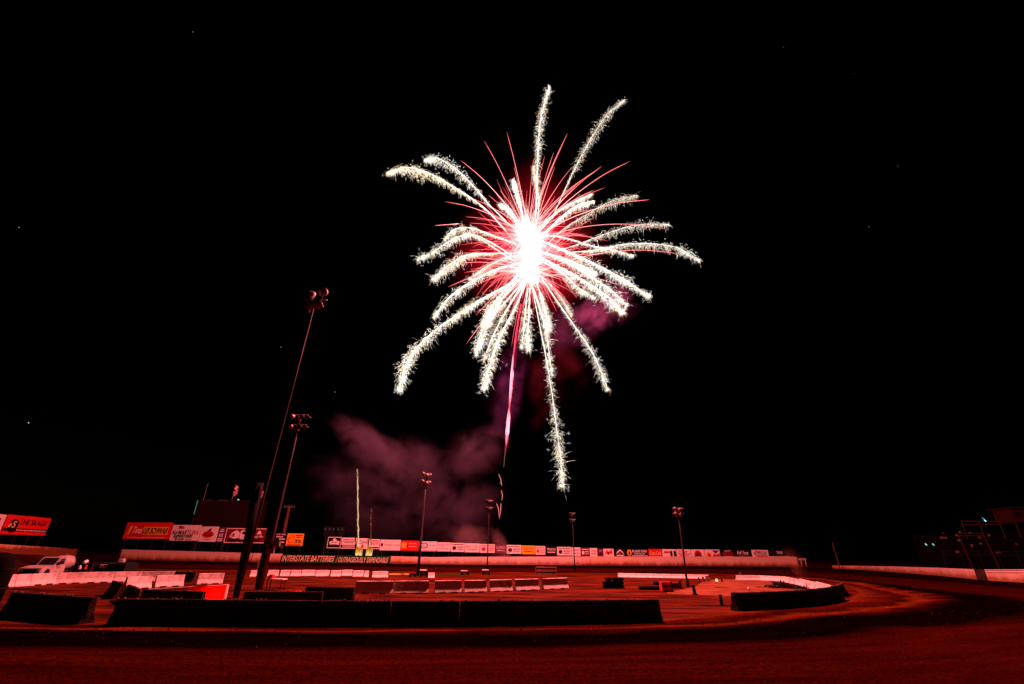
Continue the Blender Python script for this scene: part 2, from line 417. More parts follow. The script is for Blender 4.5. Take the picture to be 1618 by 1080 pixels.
for i in range(13):
    x = (p1.x - p0.x) * i / 12; y = (p1.y - p0.y) * i / 12; zt_ = z0_ + (z1_ - z0_) * i / 12
    q.v += [(x, y - .16, 0), (x, y - .10, zt_ - .02), (x, y - .08, zt_), (x, y + .08, zt_), (x, y + .10, zt_ - .02), (x, y + .16, 0)]; q.c += [None] * 6
for i in range(12):
    for j in range(6): q.f.append((6*i + j, 6*i + (j+1) % 6, 6*i + 6 + (j+1) % 6, 6*i + 6 + j)); q.mi.append(0)
q.f += [tuple(range(6))[::-1], tuple(72 + j for j in range(6))]; q.mi += [0, 0]
q.build('concrete_barrier', M['conc'], loc=(p0.x, p0.y, 0), label='pale barrier glowing bright red from a flare at its foot', cat='barrier', group='barriers in the inner lane')
# middle rows
md = [(563, 917.6, 623, 917.6), (623.5, 917.4, 678, 917.2), (687, 917, 729, 916.6), (733, 916.6, 768, 916), (773, 915.9, 808, 915.2), (813, 915, 850, 914), (856, 913.8, 895, 912.5)]
ml = ['pale footed barrier with a black left end, left end of the middle row', 'pale footed barrier, second of the middle row', 'pale footed barrier, third of the middle row', 'pale footed barrier, fourth of the middle row', 'pale footed barrier, fifth of the middle row', 'pale footed barrier, sixth of the middle row', 'pale footed barrier, right end of the middle row']
for i, q in enumerate(md):
    barrier(*q, mat='conc', label=ml[i], group='footed barriers of the middle row')
fr = [(397, 411.6, 900.6), (424.5, 441.5, 900.2), (444, 459.5, 900.2), (460.5, 476.5, 900.2), (477.5, 499, 900), (499.8, 522, 900.4), (523.5, 540, 900.6), (540.8, 557.5, 900), (558, 575, 901), (575.8, 583.6, 901.6), (588.7, 614, 902.2)]
frl = ['between the two dark light poles', 'just right of the second dark light pole', 'third from the left', 'fourth from the left', 'under the first lettered word', 'with a black notch at its foot', 'seventh from the left', 'a little higher than its neighbours', 'under the left flame', 'short one under the right flame', 'right end of the row, beside the grass']
for i, (a, b, y) in enumerate(fr):
    barrier(a, y, b, y, h=.60, mat='conc', slots=False, label='small pale barrier in the distant row, ' + frl[i], group='distant row of small pale barriers')
barrier(676.5, 904.6, 687, 904.6, h=.5, mat='conc', slots=False, label='small pale block right of the black box', group='distant row of small pale barriers')
k = MB(); a, b = G(615, 908), G(655, 908); k.extrude([(-.1, 0), (-.1, .16), (.1, .16), (.1, 0)], 0, (b - a).length)
k.build('yellow_kerb', M['yellow'], loc=(a.x, a.y, 0), rz=math.atan2(b.y-a.y, b.x-a.x), label='low yellow kerb at the edge of the grass', cat='kerb')

# ------------------------------------------------------------------ track walls
def wall_mat(name, top, low, mud):
    mt, t, b = nodes(name)
    tc = t.nodes.new('ShaderNodeTexCoord'); sp = t.nodes.new('ShaderNodeSeparateXYZ'); t.links.new(tc.outputs['Object'], sp.inputs[0])
    mp = t.nodes.new('ShaderNodeMapping'); mp.inputs['Scale'].default_value = (1, 1, .25); t.links.new(tc.outputs['Object'], mp.inputs[0])
    ns = t.nodes.new('ShaderNodeTexNoise'); ns.inputs['Scale'].default_value = .9; ns.inputs['Detail'].default_value = 9; ns.inputs['Roughness'].default_value = .7
    t.links.new(mp.outputs[0], ns.inputs[0])
    ma = t.nodes.new('ShaderNodeMath'); ma.operation = 'MULTIPLY_ADD'; ma.inputs[1].default_value = -1.5; t.links.new(ns.outputs[0], ma.inputs[0]); t.links.new(sp.outputs[2], ma.inputs[2])
    cr = t.nodes.new('ShaderNodeValToRGB'); cp = cr.color_ramp
    cp.elements[0].position = 0.0; cp.elements[0].color = (*mud, 1); cp.elements[1].position = .85; cp.elements[1].color = (*top, 1)
    e = cp.elements.new(.25); e.color = (*low, 1)
    ad = t.nodes.new('ShaderNodeMath'); ad.operation = 'ADD'; ad.inputs[1].default_value = .50; t.links.new(ma.outputs[0], ad.inputs[0])
    t.links.new(ad.outputs[0], cr.inputs[0]); t.links.new(cr.outputs[0], b.inputs['Base Color'])
    b.inputs['Roughness'].default_value = .85
    return mt
M['wall'] = wall_mat('muddy_track_wall', (.66, .48, .36), (.48, .21, .09), (.16, .04, .01))
M['wall_pale'] = wall_mat('track_wall_concrete', (.64, .52, .44), (.46, .32, .22), (.26, .11, .04))

def wall(pts, mat, name, label, thick=.25, hmin=.4, cat='wall', parent_coping=True):
    """pts: (px, base row, top row) along the foot of the wall"""
    g0 = G(pts[0][0], pts[0][1])
    P = [G(x, yb) for x, yb, yt in pts]; Hh = [max(hmin, zat(p, q[2])) for p, q in zip(P, pts)]
    mb = MB()
    b = 0
    for i, (p, h) in enumerate(zip(P, Hh)):
        q = p - g0
        t = (P[min(i+1, len(P)-1)] - P[max(i-1, 0)]).normalized(); nrm = Vector((-t.y, t.x, 0))
        for off, z in ((0, -.1), (0, h), (thick, h), (thick, -.1)):
            r = q + nrm * off; mb.v.append((r.x, r.y, z)); mb.c.append(None)
    for i in range(len(P) - 1):
        for j in range(4):
            mb.f.append((4*i + j, 4*i + (j+1) % 4, 4*i + 4 + (j+1) % 4, 4*i + 4 + j)); mb.mi.append(0)
    mb.f.append((0, 1, 2, 3)); n4 = 4 * (len(P) - 1); mb.f.append((n4+3, n4+2, n4+1, n4)); mb.mi += [0, 0]
    return mb.build(name, M[mat], loc=(g0.x, g0.y, 0), label=label, cat=cat), P, Hh
BX = lambda px: 884.3 + (px - 185) * (888 - 884.3) / 215 if px < 400 else (888 + (px - 400) * 3.2 / 300 if px < 700 else 891.2 + (px - 700) * 4.2 / 565)
TX = lambda px: 867.6 + (px - 185) * (873.5 - 867.6) / 215 if px < 400 else (873.5 + (px - 400) * 6.8 / 300 if px < 700 else (879.6 - .8 * math.sin((px - 700) / 565 * 3.1)))
def seg(x0, x1, n=6, dt=0.0): return [(x0 + (x1 - x0) * i / n, BX(x0 + (x1 - x0) * i / n), TX(x0 + (x1 - x0) * i / n) + dt) for i in range(n + 1)]
wall([(185, 884.2, 868)] + seg(188, 386), 'wall', 'track_wall', 'orange muddy concrete wall under the large signs on the left')
wall(seg(387, 395, 1), 'wall', 'track_wall', 'short pale wall end beside the first dark light pole')
wall(seg(397, 420.5, 2), 'wall', 'track_wall', 'pale wall piece between the two dark light poles')
wall(seg(421.5, 443.4, 2), 'wall', 'track_wall', 'pale wall piece left of the lettered green wall')
gw, gP, gH = wall([(443.8, 888.6, 875.8), (616, 890.5, 878.4)], 'green', 'lettered_wall', 'dark green wall with long white slanted advertising words')
wall(seg(616.6, 662, 4), 'wall', 'track_wall', 'plain pale wall right of the lettered green wall')
wall(seg(662.5, 920, 10), 'wall_pale', 'track_wall', 'long pale wall in the middle of the back straight')
wall(seg(920.5, 1262, 14), 'wall', 'track_wall', 'long orange wall under the row of small signs on the right')
wall([(1262.5, 895.3, 880.6), (1270, 894.6, 880.9), (1274, 893.6, 881)], 'wall_pale', 'track_wall', 'stepped end of the back wall left of the gap')
# ledges on top near the right end
def ledge(x0, x1, y0, y1, label):
    a, b = G(x0, BX(x0)) + Vector((0, .4, 0)), G(x1, BX(min(x1, 1265))) + Vector((0, .4, 0))
    z0 = zat(a, y0); z1 = zat(a, y1); mb = MB(); L = (b - a).length; mb.box(0, L, 0, .3, z1 - .05, z0)
    for f in (.06, .5, .94): mb.box(L*f - .06, L*f + .06, .05, .2, 0, z1 - .05)
    return mb.build('pit_ledge', M['wall_pale'], loc=(a.x, a.y, 0), rz=math.atan2(b.y-a.y, b.x-a.x), label=label, cat='ledge')
ledge(1219, 1259, 878.4, 880.3, 'thin pale ledge above the right end of the back wall')
ledge(1262, 1278, 881.6, 884.2, 'short pale ledge jutting past the right end of the back wall')
# left and right outer walls
# at the far left the track is banked: the wall stands on top of the bank
LW = [(-70, 871, 852.5, 62), (0, 874.2, 859.8, 72), (60, 876.5, 863.4, 81), (118, 881.2, 867.4, 92)]
LP = [V(x, yb, Y) for x, yb, yt, Y in LW]; LH = [zat(p, q_[2]) - p.z for p, q_ in zip(LP, LW)]
mb = MB()
for p, h in zip(LP, LH):
    q = p - LP[0]
    for off, z in ((0, -1.0), (0, h), (.3, h), (.3, -1.0)): mb.v.append((q.x - off*.6, q.y + off*.8, q.z + z)); mb.c.append(None)
for i in range(3):
    for j in range(4): mb.f.append((4*i + j, 4*i + (j+1) % 4, 4*i + 4 + (j+1) % 4, 4*i + 4 + j)); mb.mi.append(0)
mb.f += [(0, 1, 2, 3), (15, 14, 13, 12)]; mb.mi += [0, 0]
mb.build('track_wall', M['wall'], loc=tuple(LP[0]), label='orange wall at the far left behind the tank truck', cat='wall')
mb = MB(); e_ = [Vector((.62, -.78, 0))] * 4
for i in range(3):
    mb.face([LP[i], LP[i+1], (LP[i+1] + e_[i]*15).xy.to_3d() + Vector((0, 0, .007)), (LP[i] + e_[i]*15).xy.to_3d() + Vector((0, 0, .007))])
    mb.face([LP[i] + Vector((-3, 4, 0)), LP[i+1] + Vector((-3, 4, 0)), LP[i+1], LP[i]])
mb.build('banking', M['dirt'], kind='structure')
rw = [(1316, 897.6, 893.2), (1360, 899.6, 893.8), (1420, 903.8, 894.8), (1480, 908.8, 896.6), (1544, 915.3, 899.0)]
wall(rw, 'wall_pale', 'track_wall', 'orange curved wall of the turn on the right')
wall([(1544.5, 915.4, 899.0), (1561, 917.0, 899.5)], 'conc_dark', 'wall_gate', 'darker gate panel in the wall of the turn', cat='gate')
wr, wrP, wrH = wall([(1562, 917.1, 899.4), (1618, 920.6, 899.2), (1700, 928, 898)], 'wall_pale', 'track_wall', 'pale wall with rails on top at the right picture edge')
for kk, dz in enumerate((.10, .38)):
    mb = MB(); mb.tube([wrP[i] - wrP[0] + Vector((0, -.08, wrH[i] - dz)) for i in range(3)], .035, 6); mb.build('guard_rail', M['dsteel'], wr)

# ------------------------------------------------------------------ sign boards
TXT = []
def lettering(parent, s, x, z, w_, h_, mat, y=-.03, shear=0.0, bold=0.0, name='lettering'):
    cu = bpy.data.curves.new(name, 'FONT'); cu.body = s; cu.size = 1; cu.extrude = .01; cu.shear = shear; cu.offset = bold * .35
    cu.align_x = 'CENTER'; cu.align_y = 'CENTER'
    cu.materials.append(M[mat])
    o = bpy.data.objects.new(name, cu); C.objects.link(o); o.parent = parent
    o.location = (x, y, z); o.rotation_euler = (R(90), 0, 0)
    TXT.append((o, w_, h_))
    return o
def board(x0, x1, yt, yb, mat, label, items=(), back=1.4, name='sign_board', group='sign boards along the back wall', base=None, posts=True, cat='sign', yt1=None, border=None):
    """x0..x1 measured along the foot of the sign; yt / yb = top and bottom row at its left end"""
    bfun = base or (lambda px: G(px, BX(max(185, min(px, 1262)))))
    def on(px, py):
        # plan point behind the wall on the ray's azimuth; the sign stands on that line
        q = bfun(px); d = Vector((q.x, q.y, 0)); d.normalize()
        y = q.y + back
        return V(px, py, y)
    a, b = on(x0, yb), on(x1, yb + (x1 - x0) * .030)
    zb = a.z; h = zat(a, yt) - zb
    d = Vector((b.x - a.x, b.y - a.y, 0)); L = d.length - .06; rz = math.atan2(d.y, d.x)
    e = empty(name, (a.x, a.y, 0), rz, label, cat, group)
    p = MB(); p.box(0, L, 0, .08, zb, zb + h)
    bm_ = p.build('panel', M[mat], e)
    if posts:
        for f in ((.12, .88) if L < 9 else (.06, .35, .65, .94)):
            q = MB(); q.box(L*f - .09, L*f + .09, .085, .26, 0, zb + h - .1); q.build('post', M['black'], e)
    if border:
        q = MB(); t = .05 * h
        q.box(0, L, -.012, -.001, zb, zb + t); q.box(0, L, -.012, -.001, zb + h - t, zb + h); q.box(0, t, -.012, -.001, zb + t, zb + h - t); q.box(L - t, L, -.012, -.001, zb + t, zb + h - t)
        q.build('border', M[border], e)
    for kk, it in enumerate(items):
        yy = -.022 - .012 * kk; kd = it[0]
        if kd == 't': lettering(e, it[1], it[2]*L, zb + it[3]*h, it[4]*L, it[5]*h, it[6], yy - .012, it[7] if len(it) > 7 else 0, it[8] if len(it) > 8 else .008)
        elif kd == 'r':
            q = MB(); q.box(it[1]*L, it[2]*L, yy - .012, yy, zb + it[3]*h, zb + it[4]*h); q.build('printed_band', M[it[5]], e)
        elif kd in 'ep':
            q = MB()
            if kd == 'e': pts = [(it[1]*L + it[3]*L*math.cos(a_*math.pi/12), zb + it[2]*h + it[4]*h*math.sin(a_*math.pi/12)) for a_ in range(24)]
            else: pts = [(u*L, zb + v*h) for u, v in it[1]]
            n_ = len(pts)
            q.v = [(u, yy, v) for u, v in pts] + [(u, yy - .012, v) for u, v in pts]; q.c = [None] * (2*n_)
            q.f = [tuple(range(n_)), tuple(range(2*n_ - 1, n_ - 1, -1))] + [(i_, (i_+1) % n_, n_ + (i_+1) % n_, n_ + i_) for i_ in range(n_)]; q.mi = [0] * len(q.f)
            q.build('printed_emblem', M[it[-1]], e)
        elif kd == 'l':     # a line of print too small to read in the photograph: dashes
            q = MB(); x = it[1]; rr = random.Random(int(it[1]*99 + it[3]*997 + x0*7))
            while x < it[2]:
                ww = rr.uniform(.02, .07) * (it[2] - it[1]) + .004; ww = min(ww, it[2] - x)
                q.box(x*L, (x+ww)*L, yy - .012, yy, zb + (it[3] - it[4]/2*rr.uniform(.75, 1))*h, zb + (it[3] + it[4]/2)*h); x += ww + .012
            q.build('small_print', M[it[5]], e)
    return e
def left_base(px):
    f = (px + 70) / 188 * 3; i = max(0, min(2, int(f))); return LP[i].lerp(LP[i+1], f - i)
# far left
board(0, 71, 812.5, 843.5, 'red', 'red sign with dark lettering, a round emblem and a black stripe, at the far left', [
    ('r', 0, 1.0, .17, .33, 'ink'), ('e', .19, .52, .10, .28, 'ink'), ('e', .195, .22, .085, .12, 'ink'), ('t', 'S', .19, .52, .075, .34, 'inkorange', .2, .02),
    ('p', [(.07, .40), (.11, .60), (.14, .52), (.10, .36)], 'yellow'), ('t', 'The Skagit'.upper(), .62, .68, .66, .30, 'plum', 0, .02),
    ('l', .28, .97, .235, .05, 'inkwhite')], base=left_base, group='sign boards behind the left wall', back=2.0)
board(-40, -1, 809, 840.5, 'white', 'pale sign cut by the left picture edge beside the red sign', [('r', .05, .8, .3, .8, 'ink')], base=left_base, group='sign boards behind the left wall', back=2.0)
# big signs
board(193.3, 266, 825, 851, 'red', 'red sign with a slanted white word and black words on a yellow bar', [
    ('r', .12, .40, .10, .80, 'inkred'), ('p', [(.07, .26), (.11, .26), (.15, .78), (.09, .78)], 'orange'), ('r', .40, .94, .27, .74, 'orange'),
    ('r', .10, .92, .08, .105, 'inkwhite'), ('t', 'Tires', .28, .53, .20, .42, 'inkwhite', .25, .012), ('t', 'LES SCHWAB', .67, .505, .52, .36, 'ink', .3, .05)])
board(267, 312, 829, 853.6, 'white', 'white sign with black and red lettering and a small flag', [
    ('p', [(.22, .75), (.24, .95), (.31, .93), (.32, .78)], 'blue'), ('p', [(.32, .76), (.31, .93), (.42, .90), (.44, .76)], 'red'),
    ('t', 'KarMART', .35, .53, .60, .26, 'ink', .25, .02), ('t', 'USA', .82, .53, .30, .26, 'inkred', .25, .02), ('t', 'SUPERSTORES', .46, .29, .66, .18, 'ink', 0, .02),
    ('e', .24, .12, .035, .07, 'ink'), ('t', 'RAM', .42, .11, .2, .11, 'ink', .1, .03), ('t', 'Jeep', .70, .10, .2, .12, 'inkgrey')])
board(312.6, 340.5, 831.5, 855.4, 'white', 'white sign with a red oval and a black fin', [
    ('p', [(.26, .58), (.60, .93), (.58, .58)], 'ink'), ('e', .48, .48, .33, .22, 'inkred'), ('t', 'BOSS', .50, .48, .46, .22, 'ink', .2, .03), ('p', [(.2, .22), (.5, .12), (.8, .2), (.5, .17)], 'inkred')])
board(341, 352.5, 833, 856, 'plum', 'narrow plum sign with four white lines', [
    ('r', .3, .75, .82, .88, 'inkwhite'), ('r', .2, .8, .70, .76, 'inkwhite'), ('r', .25, .8, .50, .56, 'inkwhite'), ('r', .2, .8, .38, .44, 'inkwhite'), ('l', .15, .85, .22, .10, 'inkwhite'), ('l', .15, .85, .09, .08, 'inkwhite')])
wh = lambda x, z=.16: ('e', x, z, .028, .11, 'ink')
board(353, 419, 834, 857.2, 'dred', 'dark red sign picturing a white mixer truck, in a white frame', [
    ('p', [(.10, .42), (.16, .72), (.26, .86), (.34, .72), (.35, .36), (.22, .28)], 'inkwhite'), ('p', [(.13, .45), (.18, .66), (.24, .60), (.22, .4)], 'inkgrey'), ('p', [(.36, .30), (.36, .80), (.42, .88), (.52, .84), (.53, .55), (.62, .50), (.62, .22), (.40, .22)], 'inkwhite'),
    ('p', [(.40, .60), (.41, .78), (.50, .76), (.51, .58)], 'ink'), ('r', .10, .62, .16, .24, 'ink'), wh(.14), wh(.20), wh(.27), wh(.42), wh(.57),
    ('p', [(.76, .60), (.80, .82), (.84, .82), (.88, .60)], 'inkwhite'), ('t', 'Ready Mix', .80, .42, .27, .22, 'inkwhite', .2, .01), ('r', .72, .86, .16, .28, 'ink')], border='inkwhite')
board(432, 450.6, 841, 861, 'ink', 'black sign with white print beside the second dark light pole', [('t', 'AUTO · REPAIR', .5, .85, .8, .12, 'inkwhite'), ('l', .1, .7, .66, .09, 'inkwhite'), ('l', .4, .9, .48, .1, 'inkwhite'), ('l', .4, .9, .24, .1, 'inkwhite')])
board(451, 477.5, 842.4, 862, 'orange', 'amber sign with a red scallop shell emblem', [
    ('e', .27, .56, .20, .36, 'inkred'), ('e', .27, .57, .165, .30, 'orange')] + [('p', [(.27 + .012*math.cos(a), .36), (.27 + .15*math.cos(a) - .008, .57 + .26*math.sin(a)), (.27 + .15*math.cos(a) + .008, .57 + .26*math.sin(a))], 'inkred') for a in (.5, 1.0, 1.57, 2.14, 2.64)] +
    [('l', .52, .95, .86, .10, 'inkred'), ('l', .62, .85, .70, .09, 'inkred'), ('t', 'PREPARE', .73, .46, .36, .12, 'ink', 0, .02), ('t', '& BE SAFE', .73, .30, .42, .12, 'ink', 0, .02), ('l', .08, .95, .1, .08, 'inkred')])
# middle signs
board(516, 537.8, 848, 865.5, 'ink', 'black sign with a white outline and a white cloud shaped emblem', [
    ('p', [(.14, .5), (.2, .3), (.3, .35), (.5, .22), (.7, .32), (.85, .3), (.9, .55), (.78, .68), (.7, .62), (.55, .88), (.42, .86), (.38, .66), (.2, .62)], 'inkwhite'), ('t', 'Auto', .5, .55, .5, .2, 'ink', .3), ('r', .3, .75, .24, .34, 'ink')], border='inkwhite')
board(538.3, 562.4, 849, 866.2, 'white', 'white sign with grey print and a black lower band', [('l', .1, .9, .82, .08, 'inkgrey'), ('l', .06, .94, .68, .08, 'inkgrey'), ('l', .15, .85, .54, .08, 'inkgrey'), ('r', 0, 1, .10, .34, 'ink'), ('l', .1, .9, .22, .1, 'inkwhite')])
board(562.8, 581.3, 850, 866.8, 'white', 'white sign with black script above a red can', [('t', 'Coors', .52, .66, .78, .36, 'ink', .3, .015), ('r', .40, .62, .06, .38, 'inkred'), ('p', [(.2, .1), (.26, .35), (.32, .1)], 'inkorange'), ('p', [(.7, .1), (.76, .35), (.82, .1)], 'inkorange')])
board(581.8, 599, 851.5, 867, 'white', 'white sign with red lettering behind the right flame', [('l', .1, .9, .82, .12, 'inkred'), ('t', 'ONE STOP', .55, .55, .7, .22, 'inkred', 0, .03), ('r', .05, .95, .08, .22, 'plum')])
board(599.4, 632.4, 852.3, 869, 'white', 'white sign with a dark square and small dark words', [('r', .04, .15, .36, .66, 'plum'), ('t', 'Washington True Stock', .58, .50, .78, .16, 'plum', 0, .01)])
board(632.8, 661, 853.8, 869.4, 'red', 'red sign with an amber square at its left', [('r', .04, .32, .25, .80, 'orange'), ('p', [(.3, .4), (.36, .7), (.4, .35)], 'ink'), ('l', .45, .9, .7, .07, 'inkwhite'), ('l', .45, .9, .4, .05, 'inkwhite')])
board(661.4, 690, 855, 870.6, 'white', 'white sign with a blue oval, right of the amber square sign', [('e', .28, .58, .23, .30, 'blue'), ('e', .28, .58, .18, .2, 'white'), ('t', 'Ford', .28, .58, .28, .25, 'blue', .3), ('l', .6, .95, .6, .1, 'inkgrey'), ('r', 0, 1, .05, .09, 'inkgrey')])
mid = [(690.4, 712, 'white', 'inkgrey'), (712.4, 734, 'white', 'ink'), (734.4, 758, 'white', 'inkgrey'), (758.4, 782, 'white', 'inkred'), (782.4, 800, 'plum', 'inkwhite'), (800.4, 824, 'white', 'ink'), (824.4, 846, 'orange', 'ink'),
       (846.4, 862, 'white', 'inkred'), (862.4, 880, 'ink', 'inkwhite'), (880.4, 903, 'white', 'ink'), (903.4, 918, 'white', 'inkgrey'), (918.4, 932, 'dred', 'inkwhite'), (932.4, 944.5, 'white', 'inkgrey')]
ml2 = ['white sign with grey print, first right of the blue oval sign', 'white sign with a black block of print, second right of the blue oval sign', 'white sign with a grey oval, left of the thin rocket smoke', 'white sign with red print behind the smoke', 'dark plum sign with white print in the middle of the back straight', 'white sign with a black round mark in the middle of the back straight', 'amber sign with black print in the middle of the back straight', 'white sign with red print, left of a small black sign', 'small black sign with a white mark, mid back straight', 'white sign with a black oval, mid back straight', 'white sign with grey print, left of a dark red one', 'small dark red sign with white print', 'narrow white sign left of the red and white picture sign']
for i, (a, b, mt_, ink) in enumerate(mid):
    yt = 856.5 + (a - 690) * .0375; yb = 870.6 + (a - 690) * .034
    it = [('l', .08, .92, .80, .12, ink), ('e', .24, .42, .14, .22, ink), ('l', .45, .92, .52, .14, ink), ('l', .45, .9, .28, .10, ink)] if i % 2 else [('t', ['SPEEDWAY', 'MOTORS', 'LUMBER', 'TOWING', 'TRUCKS', 'SUPPLY', 'TIRES'][i // 2], .5, .66, .8, .26, ink, 0, .02), ('l', .15, .85, .32, .12, ink)]
    board(a, b, yt, yb, mt_, ml2[i], it)
def yt2(x): return 866.6 + (x - 950) * .0075
def yb2(x): return 878.6 + (x - 950) * .009
def sb(x0, x1, mt_, label, items, **k): return board(x0, x1, yt2(x0), yb2(x0), mt_, label, items, **k)
sb(945, 953.5, 'plum', 'narrow plum sign with dark marks, right part of the back straight', [('r', .2, .8, .6, .8, 'inkgrey'), ('r', .2, .8, .2, .4, 'ink')])
sb(954, 970.5, 'white', 'white sign with a red splash picture', [('p', [(.1, .2), (.3, .9), (.5, .55), (.8, .95), (.9, .3), (.6, .4), (.5, .1), (.35, .45)], 'inkred'), ('p', [(.3, .3), (.5, .7), (.6, .3)], 'dred')])
sb(971, 989.5, 'ink', 'black sign with a white mountain arc', [('p', [(.15, .25), (.25, .62), (.5, .92), (.75, .62), (.85, .25), (.7, .5), (.5, .75), (.3, .5)], 'inkwhite'), ('r', .2, .8, .08, .2, 'inkwhite'), ('p', [(.3, .3), (.45, .6), (.6, .3)], 'inkred')])
sb(990, 1025, 'ink', 'wide black sign with white words and a golden ear emblem', [('e', .14, .5, .10, .40, 'yellow'), ('e', .14, .45, .045, .28, 'ink'), ('t', 'BLADE', .46, .72, .36, .30, 'inkwhite', 0, .03), ('t', 'FORD', .81, .72, .27, .30, 'inkwhite', 0, .03), ('t', 'CHEVROLET', .6, .38, .5, .2, 'inkwhite', 0, .02), ('l', .25, .95, .14, .1, 'inkwhite')])
sb(1025.5, 1047, 'red', 'plain red sign with pale red script', [('t', 'Coca-Cola', .5, .48, .85, .5, 'inkorange', .25, 0)])
sb(1047.5, 1070, 'white', 'white sign with two black standing figures', [('r', .10, .50, .48, .75, 'inkred'), ('p', [(.55, .08), (.53, .7), (.62, .85), (.70, .7), (.70, .08)], 'ink'), ('p', [(.80, .08), (.78, .7), (.88, .85), (.97, .7), (.97, .08)], 'ink')])
sb(1070.5, 1092.5, 'white', 'white sign with red script lines behind the slim pole', [('t', 'Skagit', .45, .68, .7, .34, 'inkred', .2, .01), ('l', .08, .92, .4, .14, 'inkred'), ('l', .15, .85, .18, .1, 'inkred')])
sb(1093, 1114.5, 'white', 'white sign with a dark red dome', [('p', [(.22, .15), (.22, .5), (.32, .78), (.5, .9), (.68, .78), (.78, .5), (.78, .15)], 'inkred'), ('p', [(.34, .15), (.34, .5), (.5, .66), (.66, .5), (.66, .15)], 'dred'), ('l', .15, .85, .1, .08, 'ink')])
sb(1115, 1139, 'white', 'white sign with a yellow and red picture', [('r', .04, .4, .1, .6, 'yellow'), ('p', [(.1, .1), (.25, .7), (.4, .1)], 'inkred'), ('p', [(.45, .9), (.7, .5), (.97, .9)], 'blue'), ('p', [(.48, .1), (.55, .5), (.75, .35), (.95, .55), (.97, .1)], 'inkred')])
sb(1139.5, 1163, 'ink', 'black sign with red letters between two lines of print', [('t', "JOE'S", .5, .82, .4, .2, 'inkwhite', 0, .02), ('t', 'RACING', .5, .48, .7, .36, 'inkred', .2, .02), ('l', .2, .8, .12, .1, 'inkwhite')])
sb(1163.5, 1188.5, 'ink', 'black sign with a large white slanted word', [('t', 'Full Tone', .45, .62, .72, .42, 'inkwhite', .3, .025), ('l', .15, .8, .30, .06, 'inkgrey'), ('l', .25, .7, .18, .06, 'inkgrey')])
sb(1189.5, 1216, 'white', 'white sign with black word and red swoosh', [('p', [(.1, .5), (.16, .8), (.3, .92), (.22, .7), (.2, .5), (.3, .3), (.95, .32), (.95, .12), (.3, .1)], 'inkred'), ('t', 'BIRCH', .58, .72, .62, .30, 'ink', 0, .03), ('t', 'EQUIPMENT', .62, .46, .60, .14, 'ink')])
sb(1218, 1258, 'ink', 'long black sign with a small white word at the right end', [('t', 'TRSS', .38, .68, .24, .34, 'inkwhite', 0, .02), ('l', .3, .72, .25, .06, 'inkgrey')])
# words on the green wall
def wall_words(s, x0, x1, yt, yb, bold):
    dw = gP[1] - gP[0]
    def onw(px):
        lo, hi = 0.0, 1.0
        for _ in range(40):
            m_ = (lo + hi) / 2
            if proj(gP[0] + dw * m_ + Vector((0, 0, 1)))[0] < px: lo = m_
            else: hi = m_
        return gP[0] + dw * lo
    a = onw(x0); b = onw(x1)
    d = b - a; L = d.length; rz = math.atan2(d.y, d.x)
    mid_ = (a + b) / 2; zt, zb_ = zat(mid_, yt), zat(mid_, yb)
    cu_parent = gw
    cu = bpy.data.curves.new('wall_lettering', 'FONT'); cu.body = s; cu.extrude = .01; cu.shear = .3; cu.offset = bold * .3; cu.align_x = 'CENTER'; cu.align_y = 'CENTER'; cu.materials.append(M['inkorange'])
    o = bpy.data.objects.new('wall_lettering', cu); C.objects.link(o); o.parent = gw
    q = mid_ - gw.location + Vector((math.sin(rz), -math.cos(rz), 0)) * .10
    o.location = (q.x, q.y, (zt + zb_) / 2); o.rotation_euler = (R(90), 0, rz); TXT.append((o, L, zt - zb_))
wall_words('INTERSTATE BATTERIES', 446, 529, 877.6, 886.8, .04)
wall_words('/ OUTRAGEOUSLY DEPENDABLE', 531.5, 614, 880.2, 888.2, .03)
bpy.context.view_layer.update()
def set_text(o, w_, h_):
    # turn the letters into a mesh of their own and fit them to w_ x h_
    me_ = bpy.data.meshes.new_from_object(o.evaluated_get(bpy.context.evaluated_depsgraph_get()))
    xs = [v.co.x for v in me_.vertices]; ys = [v.co.y for v in me_.vertices]
    if not xs: return o
    sx = w_ / max(max(xs) - min(xs), 1e-3); sy = h_ / max(max(ys) - min(ys), 1e-3); cx_ = (max(xs) + min(xs)) / 2; cy_ = (max(ys) + min(ys)) / 2
    for v in me_.vertices: v.co = ((v.co.x - cx_) * sx, (v.co.y - cy_) * sy, v.co.z)
    nm_ = o.name.split('.')[0]; par, loc, rot = o.parent, o.location.copy(), o.rotation_euler.copy(); bpy.data.objects.remove(o)
    n_ = bpy.data.objects.new(nm_, me_); C.objects.link(n_); n_.parent = par; n_.location = loc; n_.rotation_euler = rot
    return n_
for t_ in TXT: set_text(*t_)

# ------------------------------------------------------------------ scoreboards, flags, utility pole
SBY = G(300, 886).y + 9
def vert(x, y0, y1, Y): a = V(x, y0, Y); return a, zat(a, y1)
a = V(301, 836, SBY); b = V(409, 845, SBY); L = b.x - a.x; zt = zat(a, 790); e = empty('scoreboard', (a.x, SBY, 0), 0, 'large dark scoreboard behind the signs on the left, with flags on top', 'scoreboard')
q = MB(); q.box(0, L, 0, .8, a.z - .4, zt); q.build('cabinet', flat('scoreboard_face', (.014, .004, .004), .7), e)
q = MB(); q.box(-.12, 0, -.05, .85, a.z - .4, zt + .1); q.box(0, L, -.05, .85, zt, zt + .1); q.build('frame', M['dsteel'], e)
for f in (.12, .5, .88):
    q = MB(); q.box(L*f - .2, L*f + .2, .25, .6, 0, a.z - .4); q.build('post', M['dsteel'], e)
q = MB(); q.tube([(-.16, -.06, a.z + 3.2), (-.16, -.06, zt + .02)], .05, 6); q.build('green_edge_lamp', glow('green_lamp', (.08, .9, .45), .35), e)
